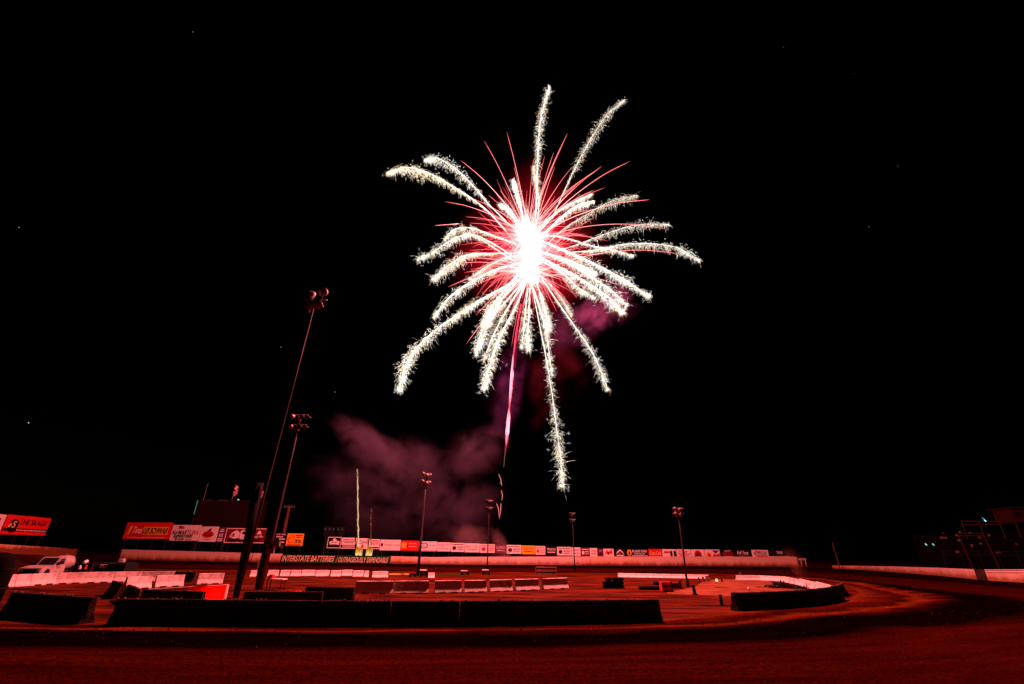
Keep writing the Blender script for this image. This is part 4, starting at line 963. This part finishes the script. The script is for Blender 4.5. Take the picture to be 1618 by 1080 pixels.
def glitter(pts, dy, width, dens=1.0, bright=1.0, start=.25, droop=1.0, gold=.3, corew=1.0, seed=0):
    rr = random.Random(seed * 31 + 5); P = trail3(pts, dy); n_ = len(P) - 1
    total = sum((P[i+1] - P[i]).length for i in range(n_))
    mb = MB()
    # burning star itself: a thin bright stem, broken into short overlapping pieces towards the tip
    rad = []; cs = []
    for i in range(n_ + 1):
        f = i / n_; r_ = PXM * corew * (.62 - .34 * f) * (1.0 if f < .8 else max(.12, (1 - f) / .2)); rad.append(max(.012, r_))
        cs.append(col(CREAM, bright * (3.2 * (1 - .45 * f))))
    mb.tube([tuple(p - BURST) for p in P], rad, 5, cs, cap=False)
    N = int(total / PXM * 8.5 * dens)
    phase = rr.uniform(0, 9)
    for k in range(N):
        hair = rr.random() < .60
        f = (start + (1.03 - start) * rr.random() ** .8) if hair else (start * .55 + (1.0 - start * .55) * rr.random() ** .85)
        x = max(0, min(f, 1)) * n_; i = min(int(x), n_ - 1); p = P[i].lerp(P[i+1], x - i); t = (P[min(i+2, n_)] - P[i]).normalized()
        env = max(0, (f - start * .5) / (1 - start * .5))
        wid = width * PXM * .53 * (.25 + .75 * min(1, env * 1.8)) * (1 if f < .80 else max(.22, 1 - (f - .80) * 3.9)) * (.85 + .3 * noise.noise(Vector((f * 9, phase, 0))))
        if f > .35 and rr.random() > .62 + .9 * noise.noise(Vector((f * total / PXM / 9, phase, 3))): continue
        rv = Vector((rr.gauss(0, 1), rr.gauss(0, 1), rr.gauss(0, 1))); rv -= t * rv.dot(t)
        if rv.length < .01: continue
        rv.normalize()
        if hair:
            dist = wid * (rr.uniform(.1, 1.0) if rr.random() < .8 else rr.uniform(.8, 1.5)); a = p + rv * dist * .8 + Vector((0, 0, -1)) * droop * wid * rr.random() * .6
            dirv = (rv * rr.uniform(.3, 1) + Vector((0, 0, -1)) * droop * rr.uniform(.2, 1.3) + t * rr.uniform(-.6, .5)).normalized()
            ln = PXM * rr.uniform(1.6, 6.0) * (1 + 1.2 * (rr.random() < .07)); s_ = bright * rr.uniform(.5, 2.6); r_ = PXM * rr.uniform(.09, .17)
            c0 = WARM if rr.random() < gold + .15 else (COOL if rr.random() < .35 else CREAM)
            bend = a + dirv * ln * .55; tip = bend + (dirv + Vector((0, 0, -.5 * droop))).normalized() * ln * .5
            mb.sliver(tuple(a - BURST), tuple(bend - BURST), r_, col(c0, s_ * 1.6), col(c0, s_ * 1.2)); mb.sliver(tuple(bend - BURST), tuple(tip - BURST), r_ * .8, col(c0, s_ * 1.1), col(c0, s_ * .3))
            if rr.random() < .035 and f > .6:
                for _ in range(5):
                    d2 = Vector((rr.gauss(0, 1), rr.gauss(0, 1), rr.gauss(0, 1))).normalized(); b_ = tip + rv * PXM * 3
                    mb.sliver(tuple(b_ - BURST), tuple(b_ + d2 * PXM * 3 - BURST), PXM * .12, col(COOL, 1.0), col(COOL, .3))
        else:
            dist = wid * abs(rr.gauss(0, .36)); a = p + rv * dist + Vector((0, 0, -1)) * droop * wid * abs(rr.gauss(0, .26))
            dirv = (-t * rr.uniform(.3, 1) + Vector((0, 0, -1)) * droop * rr.uniform(0, .9) + rv * rr.uniform(-.3, .4)).normalized()
            ln = PXM * rr.uniform(2, 6.5); g_ = rr.random() < gold * (1.25 - f); c0 = WARM if g_ else CREAM
            s_ = bright * rr.uniform(.6, 1.7) * (1.3 if dist < wid * .2 else .85)
            mb.sliver(tuple(a - BURST), tuple(a + dirv * ln - BURST), PXM * rr.uniform(.12, .26), col(c0, s_ * 1.5), col(c0, s_ * .6))
    return mb.build('glitter_trail', M['glit'], fw, recalc=False)
GL = [
    ([(846, 350), (848, 300), (850, 240), (854, 190), (868, 136)], -4, 13, 1.1, 1.1, .30, .5, .35, .9),
    ([(872, 345), (890, 305), (910, 262), (932, 222), (958, 182), (986, 158)], 6, 17, .9, .8, .35, .7, .35, .55),
    ([(800, 365), (765, 328), (722, 298), (675, 272), (640, 264), (613, 272)], -6, 15, 1.35, 1.15, .35, 1.6, .75, 1.1),
    ([(800, 350), (775, 325), (752, 298), (722, 268), (692, 250), (672, 252)], 5, 20, 1.3, 1.1, .35, .9, .25, 1.1),
    ([(827, 350), (822, 325), (815, 300), (811, 283)], 14, 8, 1.2, 1.4, .3, .5, .2, 1.8),
    ([(822, 360), (810, 340), (800, 328), (789, 323)], 15, 9, 1.2, 1.4, .3, .6, .2, 2.0),
    ([(815, 385), (780, 372), (745, 360), (718, 362), (702, 378)], 3, 13, 1.3, 1.1, .3, 1.1, .6, 1.2),
    ([(815, 408), (780, 385), (748, 371), (718, 376), (690, 394), (660, 409)], -6, 12, 1.1, 1.0, .35, .9, .4, .8),
    ([(812, 412), (782, 392), (750, 372), (735, 370), (712, 380)], -2, 8, .8, 1.0, .4, .8, .4, .9),
    ([(815, 400), (775, 400), (740, 402), (710, 418), (685, 440)], -10, 12, 1.2, 1.05, .35, 1.0, .5, 1.1),
    ([(825, 415), (785, 425), (748, 443), (712, 468), (685, 500)], 7, 17, 1.5, 1.25, .25, 1.1, .4, 2.0),
    ([(822, 440), (780, 462), (735, 490), (690, 520), (655, 553), (640, 580), (632, 614)], -8, 15, 1.2, 1.15, .3, .8, .4, 1.3),
    ([(826, 445), (800, 475), (772, 505), (757, 535), (752, 560)], 9, 18, 1.1, 1.05, .25, .8, .35, 1.2),
    ([(829, 450), (812, 490), (788, 535), (773, 580), (765, 612)], -5, 14, 1.3, 1.2, .3, .7, .4, 1.3),
    ([(826, 448), (800, 490), (779, 530), (764, 570)], 3, 11, .9, 1.1, .3, .7, .4, 1.2),
    ([(822, 440), (795, 470), (768, 520), (757, 548)], 0, 11, .9, 1.1, .3, .7, .3, 1.0),
    ([(834, 455), (830, 490), (827, 525), (824, 548)], 8, 10, 1.1, 1.1, .3, .6, .4, .9),
    ([(837, 455), (836, 490), (834, 525), (835, 553)], -3, 10, 1.1, 1.1, .3, .6, .3, .9),
    ([(840, 450), (852, 485), (862, 520), (868, 560), (872, 592)], 4, 10, 1.1, 1.1, .3, .6, .3, 1.0),
    ([(842, 460), (852, 510), (862, 560), (872, 620), (880, 680), (886, 725), (888, 766)], -9, 10, .85, .8, .35, .6, .45, .65),
    ([(856, 440), (880, 475), (908, 515), (932, 550), (948, 582), (960, 615)], 6, 14, 1.0, 1.0, .35, .6, .3, .9),
    ([(850, 405), (890, 425), (930, 448), (962, 470), (984, 493)], -6, 18, 1.4, 1.25, .25, .7, .25, 1.7),
    ([(850, 395), (890, 410), (935, 438), (968, 460), (990, 482)], 5, 14, 1.2, 1.2, .3, .7, .25, 1.4),
    ([(848, 378), (885, 392), (930, 412), (980, 438), (1026, 467)], -3, 16, 1.4, 1.2, .3, .8, .25, 1.5),
    ([(850, 370), (890, 375), (935, 388), (970, 395), (1000, 404)], 8, 9, .8, 1.1, .4, .6, .3, 1.2),
    ([(905, 398), (940, 395), (985, 386), (1030, 385), (1070, 391), (1105, 410)], -5, 15, 1.1, .95, .15, 1.0, .3, .7),
    ([(870, 400), (915, 385), (960, 368), (1005, 355), (1056, 354)], 7, 15, .9, .8, .35, .9, .4, .6),
    ([(860, 390), (890, 362), (925, 340), (965, 318), (1006, 308)], -7, 14, .9, .75, .35, 1.2, .5, .6),
    ([(855, 375), (885, 345), (912, 325), (938, 317)], 2, 13, 1.3, 1.35, .3, 1.2, .4, 2.4),
    ([(852, 365), (880, 335), (908, 318), (935, 306)], 10, 9, 1.0, 1.0, .4, 1.2, .4, 1.3),
    ([(850, 410), (885, 428), (915, 455), (940, 470)], 12, 14, 1.0, 1.2, .3, .9, .3, 1.4),
    ([(812, 448), (795, 455), (745, 480), (718, 500)], 12, 13, .9, .9, .3, .9, .7, .7),
    ([(846, 440), (856, 470), (864, 500), (866, 520)], -12, 9, 1.0, 1.0, .25, .6, .3, 1.0),
    ([(848, 430), (872, 452), (892, 478), (903, 498)], 14, 9, .8, .9, .3, .7, .5, .8),
    ([(846, 360), (852, 320), (846, 285), (843, 262)], 12, 8, .8, .8, .3, .5, .6, .8),
    ([(852, 398), (884, 406), (915, 418), (942, 432)], -12, 12, 1.1, 1.2, .25, .9, .3, 1.6),
    ([(820, 430), (800, 455), (776, 486), (764, 512)], -13, 12, 1.1, 1.1, .25, .8, .4, 1.4),
    ([(824, 402), (796, 408), (764, 424), (742, 440)], 13, 11, 1.0, 1.0, .25, .9, .5, 1.2),
]
for i, q_ in enumerate(GL): glitter(*q_, seed=i)
# red stars
def streak(p0, p1, dy, w_=1.0, bright=1.0, sag=.06, name='red_streak', mb=None, t0=0.0):
    rr = random.Random(int(p1[0]*13 + p1[1]*7)); n_ = 14
    a = Vector((*p0, 0)); b = Vector((*p1, 0)); L = (b - a).length
    ctrl = [a.lerp(b, f) + Vector((0, -sag * L * 4 * f * (1 - f), 0)) for f in (0, .35, .7, 1)]
    P = catmull(ctrl, n_); P3 = [V(p.x, p.y, BY + dy * i / n_) - BURST for i, p in enumerate(P)]
    k0 = int(t0 * n_); P3 = P3[k0:]; n2 = len(P3) - 1
    rad = []; cs = []
    for i in range(n2 + 1):
        f = (i + k0) / n_
        rad.append(PXM * w_ * .27 * (1 if f < .9 else max(.15, (1.0 - f) / .1)))
        wt = max(0, 1 - f * 1.5)
        cs.append(col((1.0, .16 + .62 * wt, .17 + .55 * wt), bright * (2.6 - 1.0 * f)))
    own = mb is None; mb = mb or MB()
    mb.tube([tuple(p) for p in P3], rad, 4, cs, cap=False)
    if own: mb.build(name, M['streak'], fw, recalc=False)
tips = [(765, 222), (801, 209), (897, 210), (889, 228), (843, 250), (728, 253), (996, 254), (951, 262), (943, 268), (1026, 315), (703, 318), (742, 312), (861, 245), (790, 300), (812, 262), (905, 262), (877, 262),
        (875, 240), (850, 262), (928, 278), (955, 296), (938, 300), (940, 330), (1055, 362), (1079, 401), (737, 543), (708, 453), (733, 430), (706, 410), (723, 416), (742, 352), (745, 368), (772, 308), (783, 305),
        (902, 482), (893, 470), (936, 460), (985, 452), (868, 500), (880, 492), (818, 540), (808, 548), (770, 500), (752, 498), (832, 560), (872, 548), (735, 342), (760, 330), (928, 372), (960, 380), (950, 402), (905, 440), (884, 455), (742, 440), (764, 445), (786, 470), (798, 520)]
rr = random.Random(11)
ns = 0
for (x, y) in tips:
    streak((836 + rr.uniform(-5, 5), (375 if y < 400 else 430) + rr.uniform(-8, 8)), (x, y), rr.uniform(-12, 12), rr.uniform(.85, 1.3), rr.uniform(.9, 1.5), sag=.045 + .03 * abs(x - 836) / 200); ns += 1
streak((740, 352), (687, 356), 4, 1.4, 1.3, sag=.0, t0=.35); ns += 1
while ns < 98:
    a_ = rr.uniform(0, 2*math.pi); L = rr.uniform(60, 135) * (1.0 if math.sin(a_) < 0 else .85)
    x, y = 836 + L*math.cos(a_)*1.05, 398 + L*math.sin(a_)
    streak((836 + rr.uniform(-8, 8), 398 + rr.uniform(-30, 30)), (x, y + 6), rr.uniform(-14, 14), rr.uniform(.5, .95), rr.uniform(.6, 1.2), sag=.04); ns += 1
mb = MB()
for i in range(230):
    a_ = rr.uniform(0, 2*math.pi); L = rr.uniform(45, 105)
    streak((836 + rr.uniform(-10, 10), 398 + rr.uniform(-38, 38)), (836 + L*math.cos(a_), 400 + L*math.sin(a_)*1.05), rr.uniform(-14, 14), rr.uniform(.4, .8), rr.uniform(.5, 1.3), sag=.05, mb=mb)
mb.build('short_red_streaks', M['streak'], fw, recalc=False, kind='stuff')
# white hot heart: a cloud of short burning slivers round two bright centres
mb = MB()
for i in range(380):     # dense heart
    cx, cy = [(831 + rr.gauss(0, 5), 366 + rr.gauss(0, 8)), (838 + rr.gauss(0, 5), 426 + rr.gauss(0, 9)), (838 + rr.gauss(0, 5), 398 + rr.gauss(0, 15))][i % 3]
    a_ = math.atan2(cy - 398, cx - 836) + rr.gauss(0, .6); L = rr.uniform(4, 16); yy = BY + rr.gauss(0, 1.2)
    p = V(cx, cy, yy); q_ = V(cx + L*math.cos(a_), cy + L*math.sin(a_), yy + rr.gauss(0, 1.2))
    mb.sliver(tuple(p - BURST), tuple(q_ - BURST), PXM * rr.uniform(.4, 1.1), col((1, .97, .93), 4), col((1, .9, .85), 2))
for i in range(620):     # rays that thin out into pink
    cx, cy = 836 + rr.gauss(0, 5), (368 if rr.random() < .45 else 424) + rr.gauss(0, 9)
    a_ = rr.uniform(0, 2*math.pi); L = rr.uniform(14, 34) + 26 * rr.random() ** 3; yy = BY + rr.gauss(0, 1)
    p = V(cx, cy, yy); q_ = V(cx + L*math.cos(a_), cy + L*math.sin(a_) + L*L*.002, yy + rr.gauss(0, 4))
    mb.sliver(tuple(p - BURST), tuple(q_ - BURST), PXM * rr.uniform(.10, .34), col((1, .95, .9), 2.4), col((1, .45, .42), 1.1))
mb.build('white_hot_core', M['glit'], fw, recalc=False)
ld = bpy.data.lights.new('burst_light', 'POINT'); ld.energy = LIGHT_W; ld.color = LIGHT_COL; ld.shadow_soft_size = 1.2
lo_ = bpy.data.objects.new('burst_light', ld); C.objects.link(lo_); lo_.parent = fw

for o_ in fw.children:
    if o_.type == 'MESH': o_.visible_shadow = False      # burning gas throws no shadow
# rising tail of the shell
rt_ = empty('rising_tail', V(800, 700, BY + 2), 0, 'glowing red rising tail below the burst, thin at both ends', 'firework tail')
base = rt_.location
def ribbon(pts, wds, cols, name, Y=BY + 2, n=5):
    mb = MB(); mb.tube([tuple(V(x, y, Y) - Vector(base)) for x, y in pts], [w_ * PXM * .5 for w_ in wds], n, cols, cap=False)
    return mb.build(name, M['streak'], rt_, recalc=False)
PK = (1.0, .34, .46); RD = (1.0, .05, .12)
ribbon([(823, 480), (818, 510), (814, 540), (811, 566)], [2.0, 2.4, 3.0, 1.0], [col(RD, 1.4)]*4, 'tail_piece')
ribbon([(811, 560), (809, 590), (807, 618), (804.5, 645)], [1.2, 4.2, 3.8, 1.4], [col(PK, 1.2), col(PK, 2.2), col(PK, 1.8), col(RD, 1.0)], 'tail_piece')
ribbon([(805, 640), (803.5, 660), (801.5, 682), (799.5, 706)], [1.4, 4.0, 4.8, .9], [col(RD, 1.2), col(PK, 2.4), col(PK, 2.2), col(RD, .8)], 'tail_piece')
ribbon([(799, 708), (797.5, 720), (796, 738)], [.9, .7, .5], [col((.9, .45, .3), .25)]*3, 'tail_piece')
mb = MB(); r3 = random.Random(4)
for i in range(420):
    f = r3.random(); x = 819 - 19.5 * f + r3.gauss(0, 1.5); y = 510 + 194 * f; L = r3.uniform(5, 16); Yk = BY + 2 + r3.gauss(0, .15)
    a_, b_ = V(x, y, Yk), V(x - L * .10, y + L, Yk)
    mb.sliver(tuple(a_ - Vector(base)), tuple(b_ - Vector(base)), PXM * .13, col((1, .02, .08), .35 + .3 * r3.random()), col((1, .02, .08), .1))
mb.build('tail_glow', M['streak'], rt_, recalc=False)  # faint red slivers added for the soft glow round the tail
for pts in ([(788, 749), (791, 756), (793, 767)], [(790, 762), (792.5, 764)], [(792, 774.5), (794, 782), (793, 790)], [(784.5, 795), (787.5, 803), (788.8, 815)], [(791.5, 795), (791, 806), (788.8, 819)]):
    ribbon(pts, [.8] + [1.0] * (len(pts) - 2) + [.6], [col((1, .22, .20), .8)] * len(pts), 'spent_ember')

# low comets rising behind the far wall, and the two mortar flames
CY = G(566, 890).y + 1.0
def upright(px0, y0, px1, y1, label, colr, s0, s1, w_, sparks, name='comet_trail'):
    a = V(px0, y0, CY); b = V(px1, y1, CY); o_ = Vector(a); k_ = a.length / FPX; mb = MB(); rr_ = random.Random(int(px0)); n_ = 40
    P = [a.lerp(b, i/n_) + Vector((math.sin(i*.9)*.05 + rr_.uniform(-.05, .05), 0, 0)) - o_ for i in range(n_+1)]
    mb.tube([tuple(p) for p in P], [k_ * w_ * rr_.uniform(.35, .6) * (1 if i < n_*.8 else max(.15, (n_ - i)/n_*5)) for i in range(n_+1)], 5, [col(colr, s0 + (s1 - s0)*i/n_) for i in range(n_+1)], cap=False)
    for i in range(sparks):
        f = rr_.random(); p = a.lerp(b, f) - o_ + Vector((rr_.gauss(0, .07), rr_.gauss(0, .1), 0)); mb.sliver(tuple(p), tuple(p + Vector((rr_.gauss(0, .07), 0, -rr_.uniform(.2, .7)))), .03, col(colr, 1.0), col(colr, .3))
    return mb.build(name, M['glit'], loc=tuple(o_), recalc=False, label=label, cat='firework tail')
upright(566.5, 864, 565, 740, 'thin cream comet trail rising over the middle signs', (1, .62, .33), .95, .8, 1.4, 160)
upright(586, 862, 587, 800, 'very faint orange comet trail right of the cream one', (1, .25, .06), .22, .03, 1.3, 10)
def flame(px, y0, y1, label, seed):
    a = V(px, y0, CY - .3); h = (V(px, y1, CY - .3) - a).length; e_ = None; mb = MB(); rr_ = random.Random(seed)
    for k_ in range(46):
        x = rr_.uniform(-.55, .55); z0 = rr_.uniform(0, .45) * h * rr_.random(); hh = h * rr_.uniform(.45, .95)
        yy = rr_.uniform(-.25, .25)
        hot = rr_.uniform(.6, 1)
        mb.tube([(x, yy, z0), (x*1.0 + rr_.gauss(0, .04), yy, z0 + hh*.4), (x*.95 + rr_.gauss(0, .08), yy, z0 + hh*.75), (x*.9, yy, z0 + hh)], [.10, .13, .08, .02], 5,
                [(1.4*hot, 1.0*hot, .36*hot), (1.0*hot, .48*hot, .05), (.7*hot, .24*hot, .01), (.25, .06, .0)], cap=False)
    o_ = mb.build('mortar_flame', M['glit'], loc=tuple(a), recalc=False, label=label, cat='flame', group='flames on top of the lettered wall')
    t_ = MB(); t_.tube([(0, 0, -a.z), (0, 0, .02)], .14, 12); t_.build('mortar_tube', M['dsteel'], o_)
flame(566.5, 877.6, 864, 'left yellow flame above the lettered green wall', 1)
flame(582.5, 877.8, 864, 'right yellow flame above the lettered green wall, leaning slightly', 2)

# stars
SM = glow('star_light', (.85, .95, 1.0), 1.0)
for i, (x, y, r_, s_) in enumerate([(45, 667.5, 1.3, 1.0), (444, 548, .8, .5), (529, 619, .8, .5), (30, 359, .7, .4), (1373, 358, .7, .45), (1238, 74, .6, .4), (1050, 606, .6, .4), (1418, 262, .6, .35), (305, 50, .6, .35), (1140, 606, .6, .3), (1350, 116, .5, .35)]):
    p = O + ray(x, y) * 3000; q = MB(); rad = r_ * 3000 / FPX * .5
    q.v = [(rad,0,0),(-rad,0,0),(0,rad,0),(0,-rad,0),(0,0,rad),(0,0,-rad)]; q.c = [None]*6
    q.f = [(0,2,4),(2,1,4),(1,3,4),(3,0,4),(2,0,5),(1,2,5),(3,1,5),(0,3,5)]; q.mi = [0]*8
    q.build('star', SM, loc=tuple(p), label=['brightest star, low in the sky at the left', 'faint star left of the second light pole head', 'faint star above the smoke, left of the burst', 'faint star at the left edge', 'faint star high on the right', 'faint star at the top right of centre', 'faint star right below the burst', 'faint star on the far right', 'faint star at the top left', 'very faint star right of the burst, low', 'faint star near the top right corner'][i], cat='star')

# ------------------------------------------------------------------ smoke
def smoke_mat(name, colr, dens, scale, lo, hi, seed, emis=None, edge=.95):
    mt = bpy.data.materials.new(name); mt.use_nodes = True; t = mt.node_tree; t.nodes.remove(t.nodes['Principled BSDF'])
    out = t.nodes['Material Output']; pv = t.nodes.new('ShaderNodeVolumePrincipled'); pv.inputs['Color'].default_value = (*colr, 1); pv.inputs['Anisotropy'].default_value = 0.0
    tc = t.nodes.new('ShaderNodeTexCoord'); ln = t.nodes.new('ShaderNodeVectorMath'); ln.operation = 'LENGTH'
    wn = t.nodes.new('ShaderNodeTexNoise'); wn.noise_dimensions = '4D'; wn.inputs['W'].default_value = seed * 3.7; wn.inputs['Scale'].default_value = 1.1; wn.inputs['Detail'].default_value = 5; wn.inputs['Roughness'].default_value = .6
    t.links.new(tc.outputs['Object'], wn.inputs[0]); wm = t.nodes.new('ShaderNodeVectorMath'); wm.operation = 'MULTIPLY_ADD'; wm.inputs[1].default_value = (1.5, 1.5, 1.5); wm.inputs[2].default_value = (-.75, -.75, -.75)
    t.links.new(wn.outputs['Color'], wm.inputs[0]); wa = t.nodes.new('ShaderNodeVectorMath'); wa.operation = 'ADD'; t.links.new(wm.outputs[0], wa.inputs[0]); t.links.new(tc.outputs['Object'], wa.inputs[1])
    t.links.new(wa.outputs[0], ln.inputs[0])
    mr = t.nodes.new('ShaderNodeMapRange'); mr.interpolation_type = 'SMOOTHSTEP'; mr.inputs[1].default_value = .0; mr.inputs[2].default_value = edge * .80; mr.inputs[3].default_value = 1; mr.inputs[4].default_value = 0
    t.links.new(ln.outputs['Value'], mr.inputs[0])
    g_ = t.nodes.new('ShaderNodeNewGeometry'); ns_ = t.nodes.new('ShaderNodeTexNoise'); ns_.noise_dimensions = '4D'; ns_.inputs['W'].default_value = seed
    ns_.inputs['Scale'].default_value = scale; ns_.inputs['Detail'].default_value = 7; ns_.inputs['Roughness'].default_value = .62; ns_.inputs['Distortion'].default_value = .9
    t.links.new(g_.outputs['Position'], ns_.inputs[0])
    m2 = t.nodes.new('ShaderNodeMapRange'); m2.interpolation_type = 'SMOOTHSTEP'; m2.inputs[1].default_value = lo; m2.inputs[2].default_value = hi; t.links.new(ns_.outputs[0], m2.inputs[0])
    mu = t.nodes.new('ShaderNodeMath'); mu.operation = 'MULTIPLY'; t.links.new(mr.outputs[0], mu.inputs[0]); t.links.new(m2.outputs[0], mu.inputs[1])
    m3 = t.nodes.new('ShaderNodeMath'); m3.operation = 'MULTIPLY'; m3.inputs[1].default_value = dens; t.links.new(mu.outputs[0], m3.inputs[0]); t.links.new(m3.outputs[0], pv.inputs['Density'])
    t.links.new(pv.outputs[0], out.inputs['Volume'])
    return mt
def puff(px, py, Y, rx, ry, rz_px, ang, mat, label):
    """ellipsoid of smoke: radii in photograph pixels (rx along, rz_px across), ry metres deep, turned ang degrees in the picture plane"""
    p = V(px, py, Y); k_ = (p - O).length / FPX
    bpy.ops.mesh.primitive_ico_sphere_add(subdivisions=3, radius=1.0, location=p); o_ = bpy.context.object; o_.name = 'smoke_cloud'; o_.data.materials.append(mat)
    o_.scale = (rx * k_ * 1.35, ry * 1.2, rz_px * k_ * 1.35); o_.rotation_euler = (0, R(ang), 0)
    ptag(o_, label, 'smoke', 'drifting smoke', 'stuff'); return o_
SC = (.72, .60, 1.0)
SYD = 128
D = .15
puff(590, 705, SYD, 85, 9, 34, 28, smoke_mat('smoke_a', SC, D*2.4, .13, .37, .66, 1), 'broad smoke bank rising to the left')
puff(655, 745, SYD + 2, 110, 9, 50, 22, smoke_mat('smoke_b', SC, D*.9, .12, .39, .67, 2), 'smoke sinking from the left bank to the middle')
puff(745, 715, SYD - 2, 75, 9, 42, -25, smoke_mat('smoke_c', SC, D*.75, .13, .39, .67, 3), 'smoke bank leaning up to the rising tail')
puff(600, 795, SYD, 80, 9, 75, 0, smoke_mat('smoke_d', SC, D*.45, .11, .38, .68, 4), 'thin smoke hanging over the middle signs')
puff(700, 810, SYD, 90, 9, 60, -20, smoke_mat('smoke_e', SC, D*.45, .12, .39, .68, 5), 'thin smoke between the light poles')
puff(742, 848, SYD - 8, 34, 6, 24, 0, smoke_mat('smoke_f', (1, .72, .85), D*1.6, .16, .30, .6, 6), 'small dense pale puff above the back wall')
puff(530, 755, SYD, 55, 8, 45, 0, smoke_mat('smoke_g', SC, D*.30, .12, .38, .68, 7), 'faint smoke fringe on the left')
puff(792, 872, CY + 4, 16, 3, 40, -8, smoke_mat('smoke_k', (1, .72, .85), D*2.2, .2, .30, .6, 12), 'thin column of smoke at the foot of the rocket trail')
MG = (1.0, .25, .75)
puff(960, 488, BY + 16, 55, 7, 24, -22, smoke_mat('smoke_h', (.60, .34, 1.0), .060, .26, .42, .60, 8), 'magenta smoke wisps right below the burst')
puff(900, 515, BY + 16, 60, 7, 40, -20, smoke_mat('smoke_i', (.6, .34, 1.0), .018, .2, .42, .66, 9), 'dim magenta smoke under the burst')
puff(800, 620, BY + 14, 30, 5, 95, 8, smoke_mat('smoke_j', (.5, .25, 1.0), .022, .30, .44, .62, 10), 'purple smoke along the rising tail')
puff(880, 600, BY + 16, 60, 6, 70, 0, smoke_mat('smoke_n', (.9, .2, .4), .010, .10, .45, .68, 14), 'barely visible dark red smoke low on the right of the burst')
puff(1258, 895, G(1250, 917).y + 2, 10, 1.5, 36, -12, smoke_mat('smoke_l', (1, .5, .25), .10, .5, .35, .65, 11), 'faint orange fumes over the burnt mortar')
puff(836, 398, BY, 118, 12, 112, 0, smoke_mat('burst_halo', (1.0, .06, .22), .0017, .12, .20, .7, 13, edge=1.0), 'thin red haze added as the glow round the heart of the burst')  # red volume added to draw the halo of light round the core
